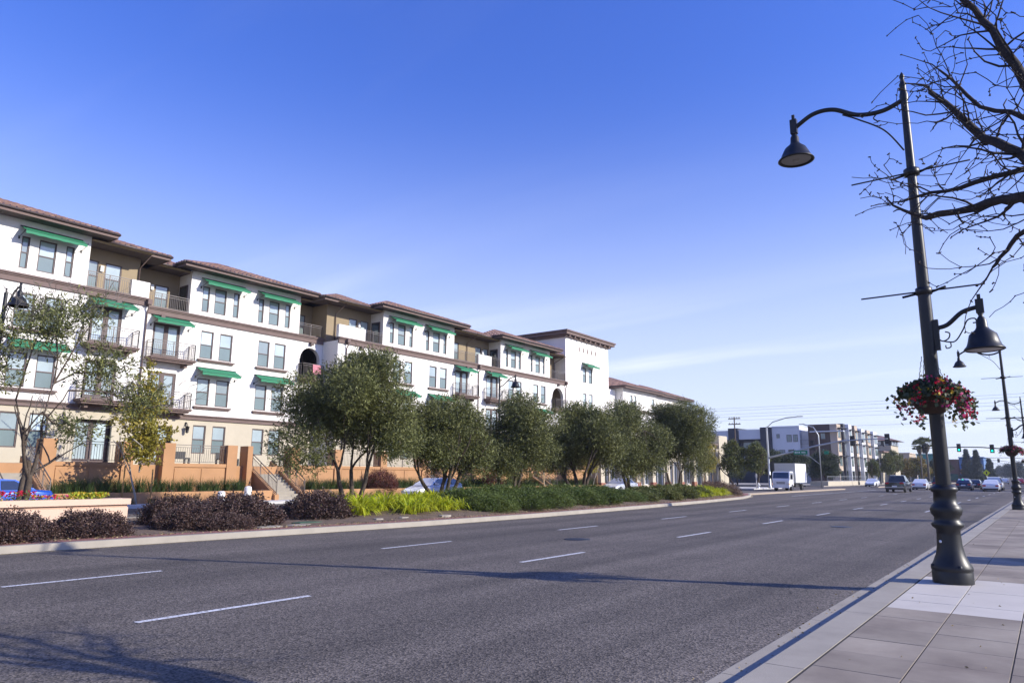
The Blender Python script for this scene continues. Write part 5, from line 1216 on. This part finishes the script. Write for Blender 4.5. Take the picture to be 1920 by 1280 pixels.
for a, c, e, g in glass_ops:
    m = MB(); m.box(XR-.33,XR-.30,a,c,e,g); gl = m.build('shop_window', 'pane_dark', rb)
    m = MB(); t_ = .08; X0, X1 = XR-.30, XR-.22; m.box(X0,X1,a,a+t_,e,g); m.box(X0,X1,c-t_,c,e,g); m.box(X0,X1,a+t_,c-t_,e,e+t_); m.box(X0,X1,a+t_,c-t_,g-t_,g); m.box(X0,X1,(a+c)/2-.03,(a+c)/2+.03,e+t_,g-t_); m.build('shop_frame', 'white_paint', gl)
for y in yb_:
    m = MB(); m.box(XR-.2,XR+.32,y-.4,y+.4,.9,5.2); m.box(XR-.2,XR+.38,y-.46,y+.46,5.2,5.4); m.build('pilaster', 'stucco_beige', rb); m = MB(); m.box(XR-.2,XR+.40,y-.48,y+.48,.1,.9); m.build('pilaster_base', 'brick_red', rb)
    lantern(rb, XR+.32, y, 2.6)
m = MB(); m.box(XR-.1,XR+.28,66.4,99.4,5.75,5.95); m.box(XR-.1,XR+.42,66.4,99.4,5.95,6.15); m.build('cornice', 'trim_brown', rb)
m = MB(); m.box(XR-5.5,XR+.45,99.6,102.9,0,7.35); m.build('end_pier', 'stucco_beige', rb)
m = MB(); m.box(XR-6,XR-1,66.5,99.5,6.1,7.0); m.build('parapet_wall', 'stucco_white', rb)
# ------------------------------------------------------------------ modern apartments across the side street
mo = thing('modern_apartments', 'modern four storey flats in dark, white and brown blocks across the side street', 'building')
XM, YM = -36.0, 165.0
def nwin(x0, x1, z0, z1, y=YM): # window in the shaded wall that faces the camera
    m = MB(); m.box(x0,x1,y-.04,y+.1,z0,z1); f_ = m.build('window', 'frame_brown', mo); m = MB(); m.box(x0+.1,(x0+x1)/2-.03,y-.06,y-.03,z0+.1,z1-.1); m.box((x0+x1)/2+.03,x1-.1,y-.06,y-.03,z0+.1,z1-.1); m.build('pane', 'pane_lower', f_)
def nblock(x0, x1, z0, z1, matn, dy=0): m = MB(); m.box(x0,x1,YM+dy,YM+22,z0,z1); m.build('wall', matn, mo)
nblock(-92,-65.6,0,11.3,'modern_white',1.2); nblock(-70.5,-66.2,0,12.5,'modern_dark',.0)
nblock(-65.5,-60.0,10.0,12.1,'modern_white',.3); nblock(-65.5,-52.6,0,10.0,'modern_dark',1.6)
nblock(-59.9,-57.6,0,12.6,'modern_dark',0); nblock(-57.5,-52.5,10.0,12.2,'modern_white',.3); nblock(-52.45,-50.0,0,12.6,'modern_dark',0); nblock(-49.9,-43.9,0,12.75,'modern_white',.4)
nblock(-43.85,-42.0,0,11.6,'modern_white',1.8); nblock(-41.95,-37.5,0,12.85,'modern_brown',0)
for x0, x1, z0, z1 in ((-48.9,-48.2,10.1,11.0),(-46.7,-45.6,9.2,10.8),(-45.3,-44.3,9.2,10.8),(-39.4,-38.4,9.6,11.0),(-39.4,-38.4,6.2,7.6),(-48.5,-47.2,5.8,7.5),(-46.5,-45.2,5.8,7.5)): nwin(x0, x1, z0, z1, YM+(.4 if x0 < -43.9 else 0))
for x0, x1 in ((-64.8,-62.6),(-57,-55),(-54.8,-53.2)): nwin(x0, x1, 7.0, 9.4, YM+1.6); nwin(x0, x1, 3.8, 6.2, YM+1.6)
r = MB()
for x0, x1, z in ((-65,-60.2,6.8),(-57.4,-52.6,6.8),(-43.8,-42.1,8.6),(-43.8,-42.1,5.3)): railing_mesh(r, (x0,YM+.6,z), (x1,YM+.6,z), 1.0, .3)
r.build('railing', 'rail_grey', mo)
m = MB(); m.box(-41.5,-34.6,YM-.6,YM+.5,11.15,11.4); m.build('canopy', 'modern_white', mo)
# sunny street front: alternating bays
bays = [(165.0,168.6,'modern_beige',0,12.85),(168.6,170.6,'modern_dark',.5,13.1),(170.6,173.0,'modern_white',-.3,12.6),(173.0,176.2,'modern_white',.7,13.2),(176.2,179.6,'modern_brown',.1,13.4),(179.6,182.5,'modern_beige',.6,13.3),(182.5,186.5,'modern_white',.0,12.4),(186.5,190.5,'modern_white',.7,12.9),(190.5,193.5,'modern_white',0,12.2),(193.5,197.5,'modern_beige',.6,13.0),(197.5,201,'modern_white',0,12.3),(201,206,'modern_white',.7,13.0)]
for a, c, mt, px2, zt in bays:
    m = MB(); m.box(XM-1.45,XM+px2,a+.01,c-.005,0,zt-.01); m.build('wall', mt, mo)
    for z0 in (3.9, 6.9, 9.9):
        m = MB(); m.box(XM+px2-.05,XM+px2+.04,a+.6,c-.6,z0,z0+1.9); f_ = m.build('window', 'frame_brown', mo); m = MB(); m.box(XM+px2+.03,XM+px2+.055,a+.7,(a+c)/2-.04,z0+.1,z0+1.8); m.box(XM+px2+.03,XM+px2+.055,(a+c)/2+.04,c-.7,z0+.1,z0+1.8); m.build('pane', 'pane_lower', f_)
        m = MB(); m.box(XM+px2,XM+px2+.8,a+.4,c-.4,z0+2.1,z0+2.2); m.build('sunshade', 'modern_dark', mo)
    m = MB(); m.box(XM+px2-.05,XM+px2+.04,a+.4,c-.4,.3,2.9); m.build('ground_window', 'pane_dark', mo)
# hipped tower house further on
sh = thing('tower_house', 'cream building with a low tiled tower past the modern flats', 'building')
m = MB(); m.box(-46,-36,214,236,0,8.2); m.box(-41,-34.8,222,234,0,10.2); m.build('wall', 'stucco_beige', sh); m = MB(); m.box(-40.8,-34.7,222.3,233.7,10.2,11.6); m.build('lantern_storey', 'modern_dark', sh)
for y in (223.5,226.3,229.1,231.9): m = MB(); m.box(-34.72,-34.64,y-.7,y+.7,10.35,11.4); m.build('window', 'pane_upper', sh)
for x in (-39.8,-37.9,-36): m = MB(); m.box(x-.6,x+.6,222.2,222.28,10.35,11.4); m.build('window', 'pane_upper', sh)
m = MB(); m.add([(-42.6,220.6,11.6),(-33.2,220.6,11.6),(-33.2,235.4,11.6),(-42.6,235.4,11.6),(-37.9,226,13.2),(-37.9,230,13.2)], [(0,1,4),(1,2,5,4),(2,3,5),(3,0,4,5),(3,2,1,0)]); m.box(-47,-35.2,213,221.9,8.2,8.5); m.build('roof', 'tile_clay', sh)
# far shop fronts and boards
for x0, x1, y, z0, z1, mt, lab, nm in ((-34,-28.6,262,3.2,8.6,'teal_metal','teal flat-roofed building behind the autumn tree','teal_building'),(-31,-26,300,0,7.6,'far_brown','dark red-brown shop building beyond the palms','shop_building'),(-25.8,-18.5,300,3.4,8.4,'far_blue','blue shop building beyond the palms','shop_building'),(-70,-36,262,0,9,'modern_beige','pale block behind the tower house','apartment_block')):
    t = thing(nm, lab, 'building'); m = MB(); m.box(x0,x1,y,y+14,0,z1); m.build('wall', mt, t); m = MB(); m.box(x0-.2,x1+.2,y-.3,y+14.2,z1,z1+.35); m.build('roof_edge', mt, t); m = MB(); m.box(x0+.5,x1-.5,y-.06,y,.6,2.8); m.build('shop_window', 'pane_dark', t)
m = MB(); bm_ = 16; m.add([(-24.4+1.3*math.cos(2*PI*j/bm_),299.4,3.6+1.3*math.sin(2*PI*j/bm_)) for j in range(bm_)] + [(-24.4+1.3*math.cos(2*PI*j/bm_),299.7,3.6+1.3*math.sin(2*PI*j/bm_)) for j in range(bm_)], [tuple(range(bm_))] + [(j,bm_+j,bm_+(j+1) % bm_,(j+1) % bm_) for j in range(bm_)]); m.build('round_sign', 'orange_ball', None, label='round orange sign on the far blue shop', cat='sign')
ys_ = thing('warning_sign', 'yellow diamond warning sign on a post far down the road', 'sign', (-10.2,170,0)); m = MB(); m.tube([(0,.05,0),(0,.05,2.4)], .035, 6); m.build('post', 'steel', ys_); m = MB(); q = .62; m.add([(0,0,2.6-q),(q,0,2.6),(0,0,2.6+q),(-q,0,2.6),(0,.03,2.6-q),(q,.03,2.6),(0,.03,2.6+q),(-q,.03,2.6)], [(0,1,2,3),(7,6,5,4),(0,4,5,1),(1,5,6,2),(2,6,7,3),(3,7,4,0)]); m.build('sign_plate', 'sign_yellow', ys_); m = MB(); m.box(-.1,.1,-.015,0,2.35,2.85); m.build('sign_symbol', 'plastic_black', ys_)
# pale wall and rail past the truck
m = MB(); m.box(-33.5,-30.6,131,164,0,.85); m.build('garden_wall', 'stucco_beige', None, label='low pale wall with a rail beside the dark street tree', cat='wall'); r = MB(); railing_mesh(r, (-30.7,131.2,.85), (-30.7,163.8,.85), .9, .8); r.build('wall_railing', 'steel', None, label='pale metal rail on the low wall past the truck', cat='railing')
# ------------------------------------------------------------------ trees across the street and far off
def round_tree(name, label, leafm, H, R_, seed, nleaf, base=1.6, sprig=(4,.55,.26,.16), bark='bark', group=None):
    random.seed(seed); return make_tree(name, label, 'tree', [((0,0,-.2),(uni(-.1,.1),uni(-.1,.1),1),base+1.0,.045*H*.6,3)], olive_lobes(R_, (base+H)/2, (H-base)/2, 10, seed), nleaf, leafm, bark, sprig, group)
dk = round_tree('street_tree', 'dense dark evergreen tree directly behind the truck', 'leaf_dark', 8.2, 3.7, 51, 6500); place(dk, -33.5, 122, 0, 0, .66)
dup(dk, 'dark evergreen tree against the brown corner of the modern flats', -33.2, 140, 0, 1.9, .74)
dup(dk, 'dark evergreen tree left of the signal pole before the navy blocks', -44.5, 122, 0, 3.1, .68)
dup(dk, 'dark evergreen tree below the white block of the modern flats', -38.5, 128, 0, 4.4, .72)
dup(dk, 'dark evergreen tree beside the arcade end pier', -50, 118, 0, 5.1, .7)
md = round_tree('street_tree', 'upright yellow-green young tree beyond the arcade end', 'leaf_mid', 6.6, 1.7, 57, 3200, 1.4, (4,.4,.2,.13)); place(md, -35.2, 98.5, 0)
dup(md, 'slim yellow-green tree in front of the signal pole', -32.6, 100, 0, 2, .96)
dup(md, 'small green tree before the sunny front of the modern flats', -32.5, 182, 0, 1, .85); dup(md, 'narrow green tree by the tower house', -33.3, 205, 0, 2.5, 1.15); dup(md, 'narrow dark green tree next to the tower house corner', -33, 213, 0, 4.5, 1.3)
at = round_tree('autumn_tree', 'orange and yellow autumn tree on the far pavement', 'leaf_autumn', 6.5, 4.2, 61, 3600, 1.2, (4,.6,.34,.22)); place(at, -29.5, 222, 0, .5)
dup(dk, 'green tree behind the autumn tree', -25.5, 240, 0, .7, .85)
pp = thing('fan_palm', 'tall fan palm standing alone before the far shops', 'palm tree', (-25.6,203,0))
def palm(root, h, seed):
    g = np.random.default_rng(seed); m = MB(); m.tube([(0,0,0),(.12,0,h*.5),(.05,0,h)], [.24,.17,.16], 8); m.lathe([(.17,h-2.4),(.55,h-1.5),(.75,h-.6),(.35,h)], (.05,0,0), 12); m.build('trunk', 'bark_grey', root)
    ps, ds = [], []
    for k in range(60):
        a = g.random()*6.28; e = -.7 + 1.9*g.random(); d = np.array([math.cos(a)*math.cos(e), math.sin(a)*math.cos(e), math.sin(e)]); c = np.array([.05,0,h]) + d*.95
        for j in range(14):
            s_ = np.cross(d, [0,0,1]); s_ /= np.linalg.norm(s_)+1e-6; t = (j-6.5)/6.5; ps.append(c); ds.append(d + s_*t*1.1 + np.array([0,0,-.25*abs(t)]))
    v, f = leaf_quads(np.array(ps), np.array(ds), .95, .11); link('crown', np_mesh('crown', [(v, f, 0)], ['leaf_mid']), root)
palm(pp, 9.3, 3)
p2 = copy_tree(pp); p2['label'] = 'tall fan palm behind the flower basket, the thicker of two'; p2.location = (-23.7,199,0); p2.scale = (1.25,1.25,1.04)
p3 = copy_tree(pp); p3['label'] = 'fan palm crown showing above the modern flats'; p3.location = (-46,232,0); p3.scale = (1.5,1.5,1.45)
def conifer(label, x, y, H, seed):
    t = thing('conifer_tree', label, 'tree', (x,y,0)); m = MB(); m.tube([(0,0,0),(0,0,H)], [.25,.03], 6); m.build('trunk', 'bark', t); n = 2600; z = H*(.12 + .88*rng.random(n)**1.3); a = rng.random(n)*6.28; r_ = (H-z)*.24*(.3 + .7*rng.random(n)**.5)*(1 + .25*np.sin(z*4.0)); p = np.stack([r_*np.cos(a), r_*np.sin(a), z], 1); d = np.stack([np.cos(a), np.sin(a), -.25 + 0*a], 1)
    v, f = sprigs(p, d, 3, .5, .4, .14); link('crown', np_mesh('crown', [(v, f, 0)], ['leaf_far']), t)
conifer('tall dark conifer beyond the lamp post by the green lights', -17.5, 255, 9.5, 1); conifer('shorter conifer beside the tall far conifer', -14.8, 262, 7, 2); conifer('slim far conifer behind the signal arm', -20.5, 262, 10, 3)
ft = round_tree('distant_tree', 'hazy distant tree in the line closing the road', 'leaf_far', 13, 7, 71, 2200, 2, (3,1.4,.8,.5), group='distant trees closing the road')
place(ft, -20, 520, 0, 0, .7); random.seed(77)
for i in range(34):
    x = -60 + i*4.6 + uni(-2,2); c = copy_tree(ft); place(c, x, 470 + uni(-60,200) + abs(x)*.6, 0, uni(0,6), uni(.4,.8))
for i, (x, y, s_) in enumerate(((4.5,118,.9),(6,150,1.1),(5,185,1.2),(8,230,1.2))):
    dup(dk, ('dark roadside tree on the right beyond the second lamp','dark roadside tree past the cross street on the right','rounded roadside tree far on the right','far roadside tree on the right before the treeline')[i], x, y, 0, i*1.4, s_)
# ------------------------------------------------------------------ bare street trees along the sidewalk
def bare_tree(label, loc, limbs, seed, trunk_h=2.6, tl=1.0):
    random.seed(seed); t = thing('bare_tree', label, 'tree', loc); m = MB(); tips = []
    m.tube([(0,0,0),(.03,.02,trunk_h*.5),(0,.05,trunk_h+.2)], [.17,.14,.13], 12)
    br = MB()
    def twig(p, d, L, r, depth):
        p = Vector(p); d = Vector(d).normalized(); n = max(3, int(L/.10)); pts = [p.copy()]; rs = [r]
        for i in range(n):
            d = (d + Vector((uni(-.42,.42),uni(-.42,.42),uni(-.36,.4)))).normalized(); p = p + d*L/n; pts.append(p.copy()); rs.append(max(.0034, r*(1-.7*(i+1)/n)))
            if depth > 0 and i > 0 and rnd() < (.42 if depth > 1 else .3):
                sd_ = d.cross(Vector((uni(-1,1),uni(-1,1),uni(-1,1)))).normalized(); twig(p, d*.55 + sd_*.85 + Vector((0,0,.12)), L*uni(.3,.6), max(.004, rs[-1]*.65), depth-1)
            if rnd() < .45: # spur knob
                k = d.orthogonal().normalized()*uni(-1,1); br.tube([p - k*.01, p + (k + d*.3)*.03], [.007,.005], 5, 0)
        br.tube(pts, rs, 6 if r > .02 else 4, 0, False)
    for lm in limbs:
        pts = [Vector(q) for q in lm['p']]; r0, r1 = lm['r']; k = len(pts); fine = []
        for i in range(k-1):
            for u in range(4): fine.append(pts[i].lerp(pts[i+1], u/4) + Vector((uni(-.02,.02),uni(-.02,.02),uni(-.02,.02))))
        fine.append(pts[-1]); rad = [r0 + (r1-r0)*i/(len(fine)-1) for i in range(len(fine))]
        m.tube(fine, [q*uni(.92,1.12) for q in rad], 8)
        L = sum((q2-q1).length for q1, q2 in zip(pts, pts[1:]))
        for j in range(int(L*lm.get('den', 5)*.7)):
            i = random.randint(int(len(fine)*.3), len(fine)-2); d = (fine[i+1]-fine[i]).normalized(); s_ = d.cross(Vector((uni(-1,1),uni(-1,1),uni(-1,1)))).normalized()
            twig(fine[i], d*.7 + s_*.8 + Vector((0,0,.1)), uni(.25,.75)*tl, max(.0065, rad[i]*.3)*tl, 2)
        twig(fine[-1], fine[-1]-fine[-3], .4*tl, r1*.8, 2)
    m.build('trunk', 'bark_dark', t); br.build('branches', 'bark_dark', t, kind='stuff'); return t
T1 = Vector((2.3, 5.5, .15)); H1 = Vector((0, .05, 2.1))
bare_tree('bare winter street tree whose knobbly branches reach over the nearest lamp post', T1, [
    dict(p=[H1,(-1.87,0.89,3.39),(-2.24,1.03,3.75),(-2.46,1.16,3.78),(-2.95,1.44,3.84)], r=(0.072,0.025), den=3),
    dict(p=[H1,(-1.77,0.89,3.53),(-2.16,1.1,4.04),(-2.44,1.3,4.41),(-2.82,1.5,5.03)], r=(0.072,0.022), den=8),
    dict(p=[H1,(-1.71,0.76,3.55),(-2.05,0.89,4.37),(-2.31,1.03,5.17),(-2.53,1.03,5.66)], r=(0.065,0.018), den=9),
    dict(p=[H1,(-1.65,0.76,3.58),(-1.89,0.76,4.6),(-2.04,0.76,5.37)], r=(0.065,0.022), den=9),
    dict(p=[H1,(-1.85,1.03,3.51),(-2.18,1.23,4.05),(-2.68,1.5,4.09),(-3.15,1.64,4.1)], r=(0.043,0.009), den=8),
    dict(p=[H1,(-1.8,0.96,3.24),(-2.13,1.03,3.57),(-2.37,1.1,3.38),(-2.5,1.1,3.23)], r=(0.036,0.011), den=4),
    dict(p=[H1,(-1.75,0.82,3.71),(-2.09,1.03,4.3),(-2.45,1.23,4.65),(-2.73,1.44,5.19)], r=(0.036,0.009), den=8),
    dict(p=[H1,(.4,.4,3.4),(.7,.9,4.8)], r=(.07,.02), den=7), dict(p=[H1,(.4,-.5,3.4),(.6,-1.2,4.6)], r=(.07,.02), den=7), dict(p=[H1,(-.4,-.6,3.2),(-1.0,-1.4,4.2)], r=(.07,.02), den=7), dict(p=[H1,(.9,.1,3.2),(1.7,.2,4.2)], r=(.07,.02), den=6)], 5, 2.1)
def auto_limbs(n, seed, h0=2.5):
    random.seed(seed); L = []
    for i in range(n):
        a = 6.28*i/n + uni(-.3,.3); q = uni(1.6,2.6); z = uni(4.2,6.6); L.append(dict(p=[(0,.05,h0+.1),(q*.4*math.cos(a),q*.4*math.sin(a),h0+(z-h0)*.5),(q*math.cos(a),q*math.sin(a),z)], r=(.09,.03), den=7))
    return L
b2 = bare_tree('bare winter street tree beside the second lamp post', (2.1,36.5,.15), auto_limbs(11, 15), 16, 2.6, 1.5)
b3 = copy_tree(b2); b3['label'] = 'bare winter street tree between the second and third lamps'; b3.location = (2.2,60,.15); b3.rotation_euler = (0,0,2)
b4 = copy_tree(b2); b4['label'] = 'bare winter street tree past the third lamp'; b4.location = (2.2,86,.15); b4.rotation_euler = (0,0,4)
# fallen leaves in the gutter
random.seed(91)
ps = np.array([(-2.25 - abs(random.gauss(0,.18)), uni(4,34), .014) for _ in range(420)] + [(uni(-1.8,.9), uni(4,22), .156) for _ in range(70)]); dsn = rng.normal(size=ps.shape)*np.array([1,1,.25])
v, f = leaf_quads(ps, dsn, .035, .02); link('fallen_leaves', np_mesh('fallen_leaves', [(v, f, 0)], ['leaf_dry']), None, label='dry brown leaf scraps scattered along the gutter', cat='leaves', kind='stuff')
ps = np.array([(kx(y) - .35 - abs(random.gauss(0,.35)), y, .175) for y in [uni(0,60) for _ in range(2600)]]); ps[:, 2] = [max(.17, mound(x, y)+.012) if x < kx(y)-.7 else .172 for x, y, _ in ps]
v, f = leaf_quads(ps, rng.normal(size=ps.shape)*np.array([1,1,.3]), .06, .035); link('leaf_litter', np_mesh('leaf_litter', [(v, f, 0)], ['leaf_dry']), None, label='dry leaf litter along the brick edging of the median', cat='leaves', kind='stuff')

# ironwork set in the road
for x, y in ((-10.6,17.2),(-6.1,27.5)):
    m = MB(); m.lathe([(.001,.012),(.30,.012),(.32,.008),(.36,.007),(.36,.0)], (x,y,0), 24); m.build('manhole_cover', 'metal_black', road)
# ------------------------------------------------------------------ light haze in the air
m = MB(); m.box(-2600, 2600, -1600, 4600, -1.1, 26)
hz_o = m.build('haze', [], None, kind='stuff') if False else link('haze', m.mesh('haze', []), None, kind='stuff')
hm = bpy.data.materials.new('haze_air'); hm.use_nodes = True; t_ = hm.node_tree
t_.nodes.remove(t_.nodes['Principled BSDF']); pv = t_.nodes.new('ShaderNodeVolumePrincipled'); pv.inputs['Color'].default_value = (0.82, 0.88, 1.0, 1); pv.inputs['Density'].default_value = 0.00022; pv.inputs['Anisotropy'].default_value = 0.2
t_.links.new(pv.outputs[0], t_.nodes['Material Output'].inputs['Volume']); hz_o.data.materials.append(hm)
